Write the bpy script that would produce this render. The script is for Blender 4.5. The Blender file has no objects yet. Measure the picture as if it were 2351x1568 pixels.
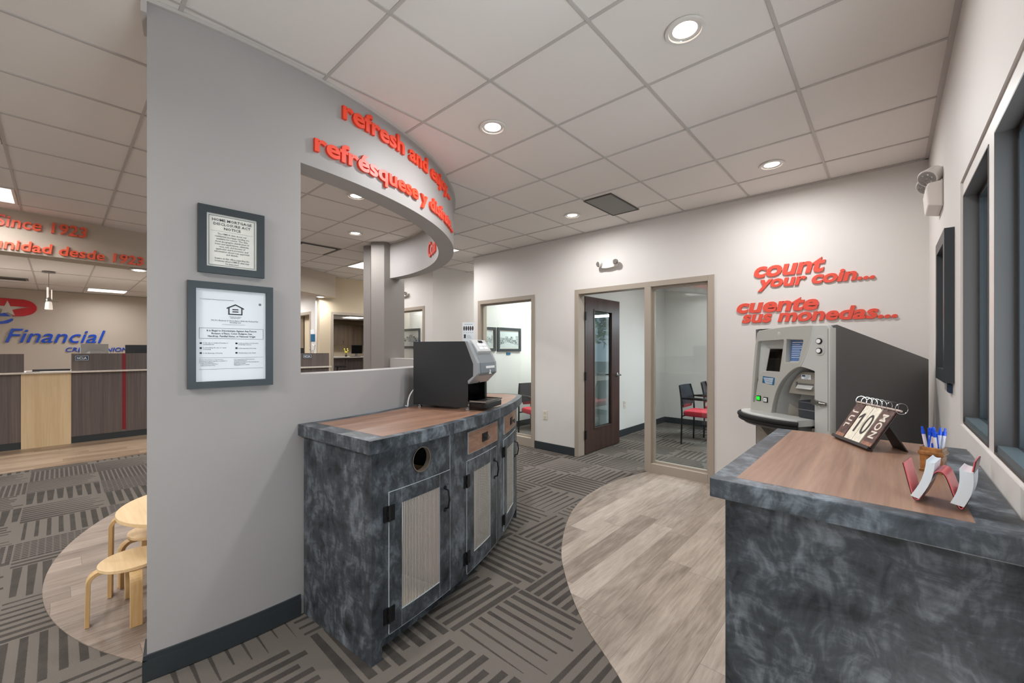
import bpy, bmesh, math, random
from mathutils import Vector, Matrix
random.seed(7)
PI = math.pi
R = math.radians
SC = bpy.context.scene
COL = SC.collection

# ------------------------------------------------------------------ camera, world, exposure, light levels
cam_d = bpy.data.cameras.new('camera')
cam_d.sensor_width = 36.0
cam_d.sensor_fit = 'HORIZONTAL'
cam_d.lens = 36.0 * 949.0 / 2351.0
cam_d.shift_y = 16.0 / 2351.0
cam_d.clip_start = 0.05
cam = bpy.data.objects.new('camera', cam_d)
COL.objects.link(cam)
cam.location = (0, 0, 1.38)
cam.rotation_euler = (PI / 2, 0, 0.738)
SC.camera = cam

SC.view_settings.view_transform = 'Standard'
SC.view_settings.look = 'None'
SC.view_settings.exposure = 0.0
SC.view_settings.gamma = 1.0
SC.view_settings.use_curve_mapping = False

W = bpy.data.worlds.new('world')
SC.world = W
W.use_nodes = True
_bg = W.node_tree.nodes['Background']
_bg.inputs[0].default_value = (0.62, 0.74, 0.88, 1)
_bg.inputs[1].default_value = 1.2

P_DOWN = 17.0       # watts of one recessed downlight
P_TROFFER = 46.0    # watts of one lay-in troffer
P_OFFICE = 74.0     # watts of an added office troffer
WARM = (0.985, 0.99, 1.0)
COOL = (0.93, 0.98, 1.0)

def area(name, loc, sx, sy, watts, col=WARM, rot=(0, 0, 0), disk=False, spread=PI):
    l = bpy.data.lights.new(name, 'AREA')
    l.energy = watts
    l.color = col
    l.shape = 'DISK' if disk else 'RECTANGLE'
    l.size = sx
    if not disk:
        l.size_y = sy
    l.spread = spread
    o = bpy.data.objects.new(name, l)
    COL.objects.link(o)
    o.location = loc
    o.rotation_euler = rot
    return o

# daylight coming in through the row of windows on the right wall
area('window_daylight', (0.62, 0.9, 1.55), 3.2, 0.95, 75, (0.80, 0.92, 1.0), (0, R(98), 0))
# fill lamp added outside the same windows to brighten the ceiling from below
area('ceiling_fill', (0.92, 0.9, 0.45), 3.4, 0.9, 200, (1.0, 0.99, 0.97), (0, R(150), 0))

area('office_daylight', (-1.0, 8.35, 2.55), 2.4, 1.0, 420, (0.93, 0.98, 1.0), (R(-62), 0, 0))

# ------------------------------------------------------------------ materials
def lin(c):
    r = []
    for v in c:
        v = v / 255.0
        r.append(v / 12.92 if v <= 0.04045 else ((v + 0.055) / 1.055) ** 2.4)
    return (r[0], r[1], r[2], 1.0)

class NB:
    """small node builder"""
    def __init__(self, name):
        self.m = bpy.data.materials.new(name)
        self.m.use_nodes = True
        self.t = self.m.node_tree
        self.b = self.t.nodes['Principled BSDF']
    def n(self, typ, **kw):
        x = self.t.nodes.new(typ)
        for k, v in kw.items():
            setattr(x, k, v)
        return x
    def link(self, a, b):
        self.t.links.new(a, b)
    def put(self, sock, v):
        if isinstance(v, bpy.types.NodeSocket):
            self.link(v, sock)
        else:
            sock.default_value = v
    def math(self, op, a, b=None, c=None, clamp=False):
        x = self.n('ShaderNodeMath', operation=op, use_clamp=clamp)
        for i, v in enumerate((a, b, c)):
            if v is not None:
                self.put(x.inputs[i], v)
        return x.outputs[0]
    def pos(self):
        return self.n('ShaderNodeNewGeometry').outputs['Position']
    def obj(self):
        return self.n('ShaderNodeTexCoord').outputs['Object']
    def sep(self, v):
        x = self.n('ShaderNodeSeparateXYZ')
        self.link(v, x.inputs[0])
        return x.outputs
    def comb(self, a, b, c=0.0):
        x = self.n('ShaderNodeCombineXYZ')
        for i, v in enumerate((a, b, c)):
            self.put(x.inputs[i], v)
        return x.outputs[0]
    def scale(self, v, s, loc=(0, 0, 0), rot=(0, 0, 0)):
        x = self.n('ShaderNodeMapping')
        self.link(v, x.inputs[0])
        x.inputs['Scale'].default_value = s
        x.inputs['Location'].default_value = loc
        x.inputs['Rotation'].default_value = rot
        return x.outputs[0]
    def noise(self, v, scale=5, detail=4, rough=0.55, dist=0.0):
        x = self.n('ShaderNodeTexNoise')
        self.link(v, x.inputs['Vector'])
        x.inputs['Scale'].default_value = scale
        x.inputs['Detail'].default_value = detail
        x.inputs['Roughness'].default_value = rough
        x.inputs['Distortion'].default_value = dist
        return x.outputs[0]
    def white(self, v):
        x = self.n('ShaderNodeTexWhiteNoise', noise_dimensions='2D')
        self.link(v, x.inputs[0])
        return x.outputs
    def ramp(self, f, stops):
        x = self.n('ShaderNodeValToRGB')
        e = x.color_ramp.elements
        while len(e) < len(stops):
            e.new(0.5)
        for el, (p, c) in zip(e, stops):
            el.position = p
            el.color = lin(c)
        self.link(f, x.inputs[0])
        return x.outputs[0]
    def mix(self, f, a, b, mode='MIX'):
        x = self.n('ShaderNodeMix', data_type='RGBA', blend_type=mode)
        self.put(x.inputs[0], f)
        self.put(x.inputs[6], a)
        self.put(x.inputs[7], b)
        return x.outputs[2]
    def bump(self, h, strength=0.2, dist=0.01):
        x = self.n('ShaderNodeBump')
        x.inputs['Strength'].default_value = strength
        x.inputs['Distance'].default_value = dist
        self.link(h, x.inputs['Height'])
        self.link(x.outputs[0], self.b.inputs['Normal'])
    def set(self, color=None, rough=0.5, metal=0.0, spec=0.5):
        if color is not None:
            self.put(self.b.inputs['Base Color'], color)
        self.put(self.b.inputs['Roughness'], rough)
        self.b.inputs['Metallic'].default_value = metal
        self.b.inputs['Specular IOR Level'].default_value = spec
        return self.m

def plain(name, c, rough=0.5, metal=0.0, spec=0.5, var=0.0, vs=30):
    nb = NB(name)
    nz = nb.noise(nb.pos(), vs, 3)
    if var:
        d = [max(0, v * (1 - var)) for v in c]
        u = [min(255, v * (1 + var)) for v in c]
        col = nb.ramp(nz, [(0.3, d), (0.7, u)])
    else:
        col = lin(c)
    nb.set(col, rough, metal, spec)
    return nb.m

def paint(name, c, rough=0.6):
    nb = NB(name)
    p = nb.pos()
    col = nb.ramp(nb.noise(p, 1.3, 2), [(0.3, [v * 0.985 for v in c]), (0.7, [min(255, v * 1.01) for v in c])])
    nb.bump(nb.noise(p, 260, 2), 0.06, 0.002)
    return nb.set(col, rough, 0, 0.3)

def emit(name, c, strength):
    nb = NB(name)
    nb.set(lin(c), 0.4)
    nb.b.inputs['Emission Color'].default_value = lin(c)
    nb.b.inputs['Emission Strength'].default_value = strength
    return nb.m

def glass(name, tint=(0.93, 0.97, 0.96, 1), boost=1.0):
    m = bpy.data.materials.new(name)
    m.use_nodes = True
    t = m.node_tree
    t.nodes.clear()
    o = t.nodes.new('ShaderNodeOutputMaterial')
    mx = t.nodes.new('ShaderNodeMixShader')
    tr = t.nodes.new('ShaderNodeBsdfTransparent')
    gl = t.nodes.new('ShaderNodeBsdfGlossy')
    def mth(op, x, y):
        q = t.nodes.new('ShaderNodeMath')
        q.operation = op
        q.use_clamp = op == 'MULTIPLY_ADD'
        for i, v in enumerate((x, y)):
            if isinstance(v, (int, float)):
                q.inputs[i].default_value = v
            else:
                t.links.new(v, q.inputs[i])
        return q
    ge = t.nodes.new('ShaderNodeNewGeometry')
    dt = t.nodes.new('ShaderNodeVectorMath')
    dt.operation = 'DOT_PRODUCT'
    t.links.new(ge.outputs['Normal'], dt.inputs[0])
    t.links.new(ge.outputs['Incoming'], dt.inputs[1])
    cs = mth('ABSOLUTE', dt.outputs['Value'], 0.0)
    pw = mth('POWER', mth('SUBTRACT', 1.0, cs.outputs[0]).outputs[0], 5.0)
    fc = mth('MULTIPLY_ADD', pw.outputs[0], 0.96 * boost)
    fc.inputs[2].default_value = 0.04 * boost
    tr.inputs[0].default_value = tint
    gl.inputs['Roughness'].default_value = 0.0
    t.links.new(fc.outputs[0], mx.inputs[0])
    t.links.new(tr.outputs[0], mx.inputs[1])
    t.links.new(gl.outputs[0], mx.inputs[2])
    t.links.new(mx.outputs[0], o.inputs[0])
    return m

def carpet_mat():
    nb = NB('carpet_tile')
    p = nb.pos()
    T = 0.5
    x, y, z = nb.sep(p)
    u = nb.math('DIVIDE', nb.math('ADD', x, 0.05), T)
    v = nb.math('DIVIDE', nb.math('ADD', y, 0.20), T)
    cu, cv = nb.math('FLOOR', u), nb.math('FLOOR', v)
    fu, fv = nb.math('FRACT', u), nb.math('FRACT', v)
    rnd = nb.white(nb.comb(cu, cv))
    r1 = rnd[0]
    rs = nb.sep(rnd[1])
    r2, r3, r4 = rs[0], rs[1], rs[2]
    par = nb.math('FRACT', nb.math('MULTIPLY', nb.math('ADD', cu, cv), 0.5))
    orient = nb.math('GREATER_THAN', par, 0.25)
    a = nb.math('ADD', nb.math('MULTIPLY', fu, orient), nb.math('MULTIPLY', fv, nb.math('SUBTRACT', 1.0, orient)))
    b = nb.math('ADD', nb.math('MULTIPLY', fv, orient), nb.math('MULTIPLY', fu, nb.math('SUBTRACT', 1.0, orient)))
    # stripes across a, running along b
    freq = 8.0
    sa = nb.math('MULTIPLY', a, freq)
    sid = nb.math('FLOOR', sa)
    sf = nb.math('FRACT', sa)
    tri = nb.math('ABSOLUTE', nb.math('SUBTRACT', sf, 0.5))            # 0 in the stripe's middle
    # width tapers along the stripe, differently on each tile
    taper = nb.math('MULTIPLY_ADD', nb.math('SUBTRACT', b, 0.5), nb.math('MULTIPLY_ADD', r2, 0.5, -0.25), 0.22)
    wid = nb.math('MULTIPLY_ADD', nb.math('SUBTRACT', r3, 0.5), 0.20, taper)
    wid = nb.math('MULTIPLY_ADD', nb.math('SUBTRACT', a, 0.5), nb.math('MULTIPLY_ADD', r4, 0.36, -0.18), wid)
    fine = nb.noise(p, 330, 2, 0.7)
    wid = nb.math('ADD', wid, nb.math('MULTIPLY_ADD', fine, 0.16, -0.08))
    stripe = nb.math('LESS_THAN', tri, wid)
    # each stripe ends short of the tile's edge at its own place
    e = nb.white(nb.comb(nb.math('ADD', sid, nb.math('MULTIPLY', cu, 13.0)), nb.math('MULTIPLY', cv, 7.0)))[0]
    cut = nb.math('LESS_THAN', b, nb.math('MULTIPLY_ADD', e, 0.20, 0.80))
    stripe = nb.math('MULTIPLY', stripe, cut)
    # some tiles show paired fine lines, others a dark ground with pale lines
    lines = nb.math('LESS_THAN', nb.math('ABSOLUTE', nb.math('SUBTRACT', nb.math('FRACT', nb.math('MULTIPLY', a, 14.0)), 0.5)), 0.32)
    grid2 = nb.math('LESS_THAN', nb.math('ABSOLUTE', nb.math('SUBTRACT', nb.math('FRACT', nb.math('MULTIPLY', b, 14.0)), 0.5)), 0.38)
    dense = nb.math('MULTIPLY', lines, nb.math('ADD', nb.math('MULTIPLY', grid2, 0.5), 0.5))
    far = nb.math('LESS_THAN', x, -4.2)
    sel = nb.math('MULTIPLY', nb.math('GREATER_THAN', r1, 0.62), far)
    pat = nb.math('ADD', nb.math('MULTIPLY', stripe, nb.math('SUBTRACT', 1.0, sel)), nb.math('MULTIPLY', dense, sel))
    soft = nb.noise(p, 9, 3)
    speck = nb.noise(p, 520, 2, 0.8)
    base = nb.ramp(speck, [(0.30, (92, 86, 80)), (0.70, (128, 120, 112))])
    dark = nb.ramp(speck, [(0.30, (44, 41, 39)), (0.72, (82, 77, 72))])
    fac = nb.math('MULTIPLY', pat, nb.math('MULTIPLY_ADD', soft, 0.5, 0.62, clamp=True))
    col = nb.mix(fac, base, dark)
    nb.bump(nb.noise(p, 420, 2, 0.8), 0.5, 0.004)
    return nb.set(col, 0.95, 0, 0.1)

def plank_mat(name, c_lo, c_mid, c_hi, w=0.15, L=1.2, ang=90.0, rough=0.42):
    nb = NB(name)
    p = nb.scale(nb.pos(), (1, 1, 1), rot=(0, 0, R(-ang)))
    x, y, z = nb.sep(p)
    v = nb.math('DIVIDE', y, w)
    row = nb.math('FLOOR', v)
    off = nb.white(nb.comb(row, 3.0))[0]
    u = nb.math('ADD', nb.math('DIVIDE', x, L), off)
    cell = nb.math('FLOOR', u)
    rn = nb.white(nb.comb(row, cell))
    r = rn[0]
    shift = nb.comb(nb.math('MULTIPLY_ADD', r, 37.0, x), nb.math('MULTIPLY_ADD', r, 11.0, y), 0.0)
    g1 = nb.noise(nb.scale(shift, (1.6, 22, 1)), 3.0, 6, 0.62, 0.6)
    g2 = nb.noise(nb.scale(shift, (1.0, 4, 1)), 2.2, 3, 0.5, 0.8)
    g3 = nb.noise(nb.scale(shift, (6, 160, 1)), 2.0, 3, 0.6)
    f = nb.math('ADD', nb.math('MULTIPLY', g1, 0.55), nb.math('MULTIPLY', g2, 0.45))
    f = nb.math('ADD', f, nb.math('MULTIPLY_ADD', r, 0.24, -0.12))
    f = nb.math('ADD', f, nb.math('MULTIPLY_ADD', g3, 0.16, -0.08))
    col = nb.ramp(f, [(0.30, c_lo), (0.50, c_mid), (0.72, c_hi)])
    fy, fx = nb.math('FRACT', v), nb.math('FRACT', u)
    ey = nb.math('LESS_THAN', nb.math('MINIMUM', fy, nb.math('SUBTRACT', 1.0, fy)), 0.008)
    ex = nb.math('LESS_THAN', nb.math('MINIMUM', fx, nb.math('SUBTRACT', 1.0, fx)), 0.0012)
    edge = nb.math('MAXIMUM', ey, ex)
    col = nb.mix(nb.math('MULTIPLY', edge, 0.45), col, lin([v * 0.6 for v in c_lo]))
    nb.bump(f, 0.08, 0.003)
    return nb.set(col, nb.math('MULTIPLY_ADD', g1, 0.2, rough - 0.1), 0, 0.45)

def wood_mat(name, c_lo, c_hi, axis='z', rough=0.45, fine=90.0, along=2.0):
    nb = NB(name)
    s = {'x': (along, fine, fine), 'y': (fine, along, fine), 'z': (fine, fine, along)}[axis]
    p = nb.pos()
    g = nb.noise(nb.scale(p, s), 1.0, 4, 0.6, 0.4)
    g2 = nb.noise(nb.scale(p, tuple(v * 0.22 for v in s)), 1.0, 3, 0.5, 0.3)
    f = nb.math('ADD', nb.math('MULTIPLY', g, 0.5), nb.math('MULTIPLY', g2, 0.5))
    col = nb.ramp(f, [(0.32, c_lo), (0.68, c_hi)])
    return nb.set(col, rough, 0, 0.45)

def slate_mat(name='slate_laminate', k=1.0):
    nb = NB(name)
    p = nb.pos()
    warp = nb.n('ShaderNodeTexNoise')
    nb.link(p, warp.inputs['Vector'])
    warp.inputs['Scale'].default_value = 5.0
    warp.inputs['Detail'].default_value = 2.0
    q = nb.n('ShaderNodeVectorMath', operation='MULTIPLY_ADD')
    nb.link(warp.outputs[1], q.inputs[0])
    q.inputs[1].default_value = (0.13, 0.13, 0.13)
    nb.link(p, q.inputs[2])
    big = nb.noise(p, 7.0, 3, 0.55, 0.4)
    brush = nb.noise(nb.scale(q.outputs[0], (21, 21, 12), rot=(0.5, 0.6, 0.3)), 1.0, 4, 0.6, 0.7)
    b2 = nb.noise(nb.scale(q.outputs[0], (70, 70, 9), rot=(-0.5, 0.45, 0.6)), 1.0, 3, 0.6, 0.5)
    b3 = nb.noise(nb.scale(q.outputs[0], (12, 85, 85), rot=(0.35, -0.5, 0.9)), 1.0, 3, 0.6, 0.5)
    f = nb.math('ADD', nb.math('MULTIPLY', big, 0.40), nb.math('MULTIPLY', brush, 0.34))
    f = nb.math('ADD', f, nb.math('MULTIPLY', b2, 0.13))
    f = nb.math('ADD', f, nb.math('MULTIPLY', b3, 0.13))
    col = nb.ramp(f, [(0.38, (30 * k, 33 * k, 36 * k)), (0.50, (62 * k, 67 * k, 72 * k)), (0.63, (112 * k, 119 * k, 125 * k))])
    return nb.set(col, 0.42, 0, 0.4)

def mesh_screen_mat():
    m = bpy.data.materials.new('woven_metal_screen')
    m.use_nodes = True
    t = m.node_tree
    b = t.nodes['Principled BSDF']
    b.inputs['Base Color'].default_value = lin((232, 226, 215))
    b.inputs['Metallic'].default_value = 0.1
    b.inputs['Roughness'].default_value = 0.45
    out = [n for n in t.nodes if n.type == 'OUTPUT_MATERIAL'][0]
    uv = t.nodes.new('ShaderNodeUVMap')
    sp = t.nodes.new('ShaderNodeSeparateXYZ')
    t.links.new(uv.outputs[0], sp.inputs[0])
    def M(op, a, bb=None):
        x = t.nodes.new('ShaderNodeMath')
        x.operation = op
        for i, v in enumerate((a, bb)):
            if v is None:
                continue
            if isinstance(v, (int, float)):
                x.inputs[i].default_value = v
            else:
                t.links.new(v, x.inputs[i])
        return x.outputs[0]
    U = M('MULTIPLY', sp.outputs[0], 105.0)
    V = M('MULTIPLY', sp.outputs[1], 190.0)
    row = M('MODULO', M('FLOOR', U), 2.0)
    V2 = M('ADD', V, M('MULTIPLY', row, 0.5))
    du = M('ABSOLUTE', M('SUBTRACT', M('FRACT', U), 0.5))
    dv = M('ABSOLUTE', M('SUBTRACT', M('FRACT', V2), 0.5))
    hole = M('LESS_THAN', M('ADD', M('MULTIPLY', du, 1.0), M('MULTIPLY', dv, 0.9)), 0.52)
    tr = t.nodes.new('ShaderNodeBsdfTransparent')
    mx = t.nodes.new('ShaderNodeMixShader')
    t.links.new(hole, mx.inputs[0])
    t.links.new(b.outputs[0], mx.inputs[1])
    t.links.new(tr.outputs[0], mx.inputs[2])
    t.links.new(mx.outputs[0], out.inputs[0])
    return m

def ceiling_mat():
    nb = NB('acoustic_tile')
    p = nb.pos()
    col = nb.ramp(nb.noise(p, 420, 3, 0.7), [(0.35, (226, 220, 215)), (0.65, (234, 228, 223))])
    nb.bump(nb.noise(p, 300, 3, 0.7), 0.12, 0.002)
    return nb.set(col, 0.9, 0, 0.1)

def photo_mat(name, seed, lo=(40, 52, 54), hi=(214, 224, 222)):
    """black and white town view printed on paper: sky, blocky facades, street"""
    nb = NB(name)
    uv = nb.n('ShaderNodeUVMap').outputs[0]
    x, y, z = nb.sep(uv)
    br = nb.n('ShaderNodeTexBrick')
    nb.link(nb.scale(uv, (6, 8, 1), loc=(seed, seed * 0.3, 0)), br.inputs['Vector'])
    br.inputs['Color1'].default_value = (0.05, 0.05, 0.05, 1)
    br.inputs['Color2'].default_value = (0.95, 0.95, 0.95, 1)
    br.inputs['Mortar'].default_value = (0.7, 0.7, 0.7, 1)
    br.inputs['Scale'].default_value = 1.0
    br.inputs['Mortar Size'].default_value = 0.09
    br.inputs['Brick Width'].default_value = 0.6
    br.inputs['Row Height'].default_value = 0.9
    nz = nb.noise(nb.scale(uv, (13, 15, 1), loc=(seed * 2, 0, 0)), 1.0, 5, 0.8, 0.3)
    stepx = nb.math('DIVIDE', nb.math('FLOOR', nb.math('MULTIPLY', x, 7.0)), 7.0)
    sky_line = nb.math('MULTIPLY_ADD', nb.white(nb.comb(stepx, seed))[0], 0.30, 0.52)
    sky = nb.math('GREATER_THAN', y, sky_line)
    street = nb.math('LESS_THAN', nb.math('MULTIPLY_ADD', nb.math('ABSOLUTE', nb.math('SUBTRACT', x, 0.45)), 0.35, y), 0.33)
    f = nb.math('ADD', nb.math('MULTIPLY', br.outputs[0], 0.62), nb.math('MULTIPLY_ADD', nz, 1.5, -0.62), clamp=True)
    f = nb.mix(sky, nb.comb(f, f, f), (0.97, 0.97, 0.97, 1))
    g_ = nb.math('MULTIPLY_ADD', nz, 0.7, 0.42, clamp=True)
    f = nb.mix(street, f, nb.comb(g_, g_, g_))
    col = nb.ramp(f, [(0.1, lo), (0.85, hi)])
    return nb.set(col, 0.25, 0, 0.5)

M = {}
M['wall'] = paint('wall_paint_white', (214, 209, 204))
M['grey'] = paint('wall_paint_grey', (165, 161, 159), 0.5)
M['greige'] = paint('wall_paint_greige', (132, 126, 121))
M['tan'] = paint('wall_paint_tan', (196, 180, 155))
M['tan2'] = paint('wall_paint_beige', (188, 175, 160))
M['ceil'] = ceiling_mat()
M['tbar'] = plain('ceiling_bar_metal', (190, 184, 180), 0.55)
M['carpet'] = carpet_mat()
M['lvp'] = plank_mat('vinyl_plank', (122, 108, 96), (158, 144, 131), (184, 171, 158), 0.152, 1.22, 90)
M['lvp_strip'] = plank_mat('vinyl_plank_golden', (124, 102, 82), (154, 132, 110), (174, 152, 128), 0.152, 1.22, 90)
M['base'] = plain('baseboard_charcoal', (46, 52, 55), 0.4)
M['frame'] = plain('frame_taupe_metal', (162, 150, 136), 0.45, 0, 0.5)
M['slate'] = slate_mat()
M['slate_lit'] = slate_mat('slate_laminate_lit', 1.12)  # slate lightened for the worktops, the light on top put into the colour
M['inlay'] = wood_mat('walnut_laminate', (118, 86, 68), (164, 126, 104), 'y', 0.36, 70, 3.0)
M['screen'] = mesh_screen_mat()
M['white'] = plain('white_plastic', (232, 232, 232), 0.4)
M['edge'] = plain('pale_edge_band', (186, 194, 198), 0.4)
M['iron'] = plain('black_iron', (22, 23, 25), 0.42, 0.4)
M['dark'] = plain('interior_black', (14, 13, 12), 0.8)
M['chrome'] = plain('chrome', (205, 205, 205), 0.15, 1.0)
M['nickel'] = plain('satin_nickel', (150, 148, 144), 0.3, 1.0)
M['red'] = plain('sign_red_acrylic', (246, 74, 44), 0.45)
M['red2'] = plain('sign_red_acrylic_deep', (222, 76, 56), 0.45)
M['orange'] = plain('sign_orange_acrylic', (236, 98, 68), 0.45)
M['charcoal'] = plain('picture_frame_charcoal', (44, 51, 55), 0.4)
M['paper'] = plain('printed_paper', (228, 232, 236), 0.35)
M['paper2'] = plain('ivory_paper', (224, 222, 214), 0.5)
M['ink'] = plain('printing_ink', (42, 44, 48), 0.6)
M['ink2'] = plain('printing_ink_grey', (120, 124, 130), 0.6)
M['machine_black'] = plain('machine_black', (34, 36, 38), 0.38)
M['machine_silver'] = plain('machine_silver', (158, 162, 166), 0.3, 0.55)
M['gloss_black'] = plain('gloss_black', (10, 11, 12), 0.12)
M['coin_grey'] = plain('coin_machine_silver', (190, 190, 186), 0.42, 0.1)
M['coin_dark'] = plain('coin_machine_charcoal', (98, 97, 96), 0.5)
M['coin_taupe'] = plain('coin_machine_taupe', (142, 136, 126), 0.45)
M['smoke'] = glass('smoked_window', (0.42, 0.38, 0.32, 1), 1.0)
M['blue'] = plain('label_blue', (20, 92, 132), 0.4)
M['navy'] = plain('label_navy', (30, 52, 78), 0.4)
M['lcd'] = plain('instruction_card_blue', (92, 124, 176), 0.3)
M['walnut_door'] = wood_mat('espresso_door', (52, 36, 32), (80, 58, 52), 'z', 0.35, 60, 2.5)
M['glass'] = glass('clear_glass', (0.94, 0.965, 0.96, 1), 1.25)
M['glass_win'] = glass('window_glass', (0.80, 0.85, 0.87, 1), 1.0)
M['win_frame'] = plain('window_bronze', (80, 76, 75), 0.42, 0.1)
M['birch'] = wood_mat('birch_plywood', (214, 180, 132), (234, 206, 162), 'x', 0.45, 60, 4)
M['birch_edge'] = wood_mat('birch_ply_edge', (186, 148, 96), (216, 182, 132), 'z', 0.5, 60, 6)
M['maple'] = wood_mat('maple_laminate', (206, 178, 136), (226, 202, 164), 'z', 0.45, 60, 2)
M['driftwood'] = wood_mat('driftwood_laminate', (82, 72, 70), (116, 104, 98), 'z', 0.45, 55, 1.2)
M['cabwood'] = wood_mat('cabinet_brown_laminate', (76, 62, 50), (112, 94, 76), 'z', 0.45, 55, 1.2)
M['stone'] = plain('solid_surface_cream', (214, 204, 192), 0.35, 0, 0.5, 0.03)
M['redstripe'] = plain('red_inlay_strip', (128, 24, 34), 0.4)
M['logo_red'] = plain('logo_red', (196, 20, 34), 0.22)
M['logo_blue'] = plain('logo_blue', (8, 70, 186), 0.3)
M['chair_red'] = plain('chair_red_fabric', (190, 54, 64), 0.85, 0, 0.3, 0.08, 200)
M['chair_dark_red'] = plain('chair_deep_red_shell', (112, 34, 42), 0.5)
M['chair_back'] = plain('chair_black_plastic', (34, 34, 40), 0.3)
M['chair_metal'] = plain('chair_black_metal', (20, 20, 22), 0.35, 0.3)
M['lens'] = emit('lamp_lens', (255, 250, 244), 5.0)
M['lens_troffer'] = emit('troffer_diffuser', (255, 252, 248), 2.2)
M['lens_pendant'] = emit('pendant_glow', (255, 246, 232), 0.35)
M['green_lit'] = emit('green_lit_button', (20, 220, 40), 1.0)
M['trim_white'] = plain('white_trim', (222, 217, 212), 0.35)
M['reflector'] = plain('downlight_reflector', (222, 222, 222), 0.12, 0.9)
M['vent'] = plain('vent_grey', (122, 120, 116), 0.55)
M['dvent'] = plain('vent_shadow', (72, 66, 60), 0.6)
M['acrylic'] = glass('clear_acrylic', (0.97, 0.97, 0.97, 1), 1.0)
M['red_leather'] = plain('red_acrylic_stand', (222, 104, 106), 0.2)
M['maroon'] = plain('maroon_edge', (74, 24, 32), 0.3)
M['cal_brown'] = plain('calendar_brown', (86, 62, 56), 0.5, 0.1, 0.4, 0.30, 60)
M['cal_cream'] = plain('calendar_cream', (222, 214, 196), 0.5, 0, 0.4, 0.07, 60)
M['cal_dark'] = plain('calendar_dark', (46, 36, 33), 0.5)
M['rust'] = plain('rusted_copper', (148, 106, 86), 0.5, 0.2, 0.4, 0.2, 80)
M['ceramic'] = plain('glazed_caramel_ceramic', (160, 108, 56), 0.12, 0, 0.6, 0.35, 26)
M['pen_blue'] = plain('pen_blue', (24, 84, 214), 0.2)
M['pen_white'] = plain('pen_white', (232, 226, 232), 0.25)
M['tape'] = plain('outlet_plate', (214, 206, 190), 0.4)
M['monitor'] = plain('monitor_silver', (150, 148, 144), 0.4)
M['monitor_dark'] = plain('monitor_black', (32, 33, 36), 0.35)
M['black_fabric'] = plain('black_mesh_fabric', (24, 24, 25), 0.8)
M['yellow'] = plain('yellow_petal', (226, 206, 70), 0.5)
M['leaf'] = plain('green_leaf', (70, 96, 50), 0.5)
M['sign_grey'] = plain('sign_grey', (96, 96, 100), 0.4)
M['asphalt'] = plain('asphalt', (96, 98, 100), 0.9, 0, 0.2, 0.1)
M['shade'] = plain('roller_shade', (150, 152, 150), 0.8)

# ------------------------------------------------------------------ mesh helpers
WM = {}          # object -> world matrix

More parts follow.
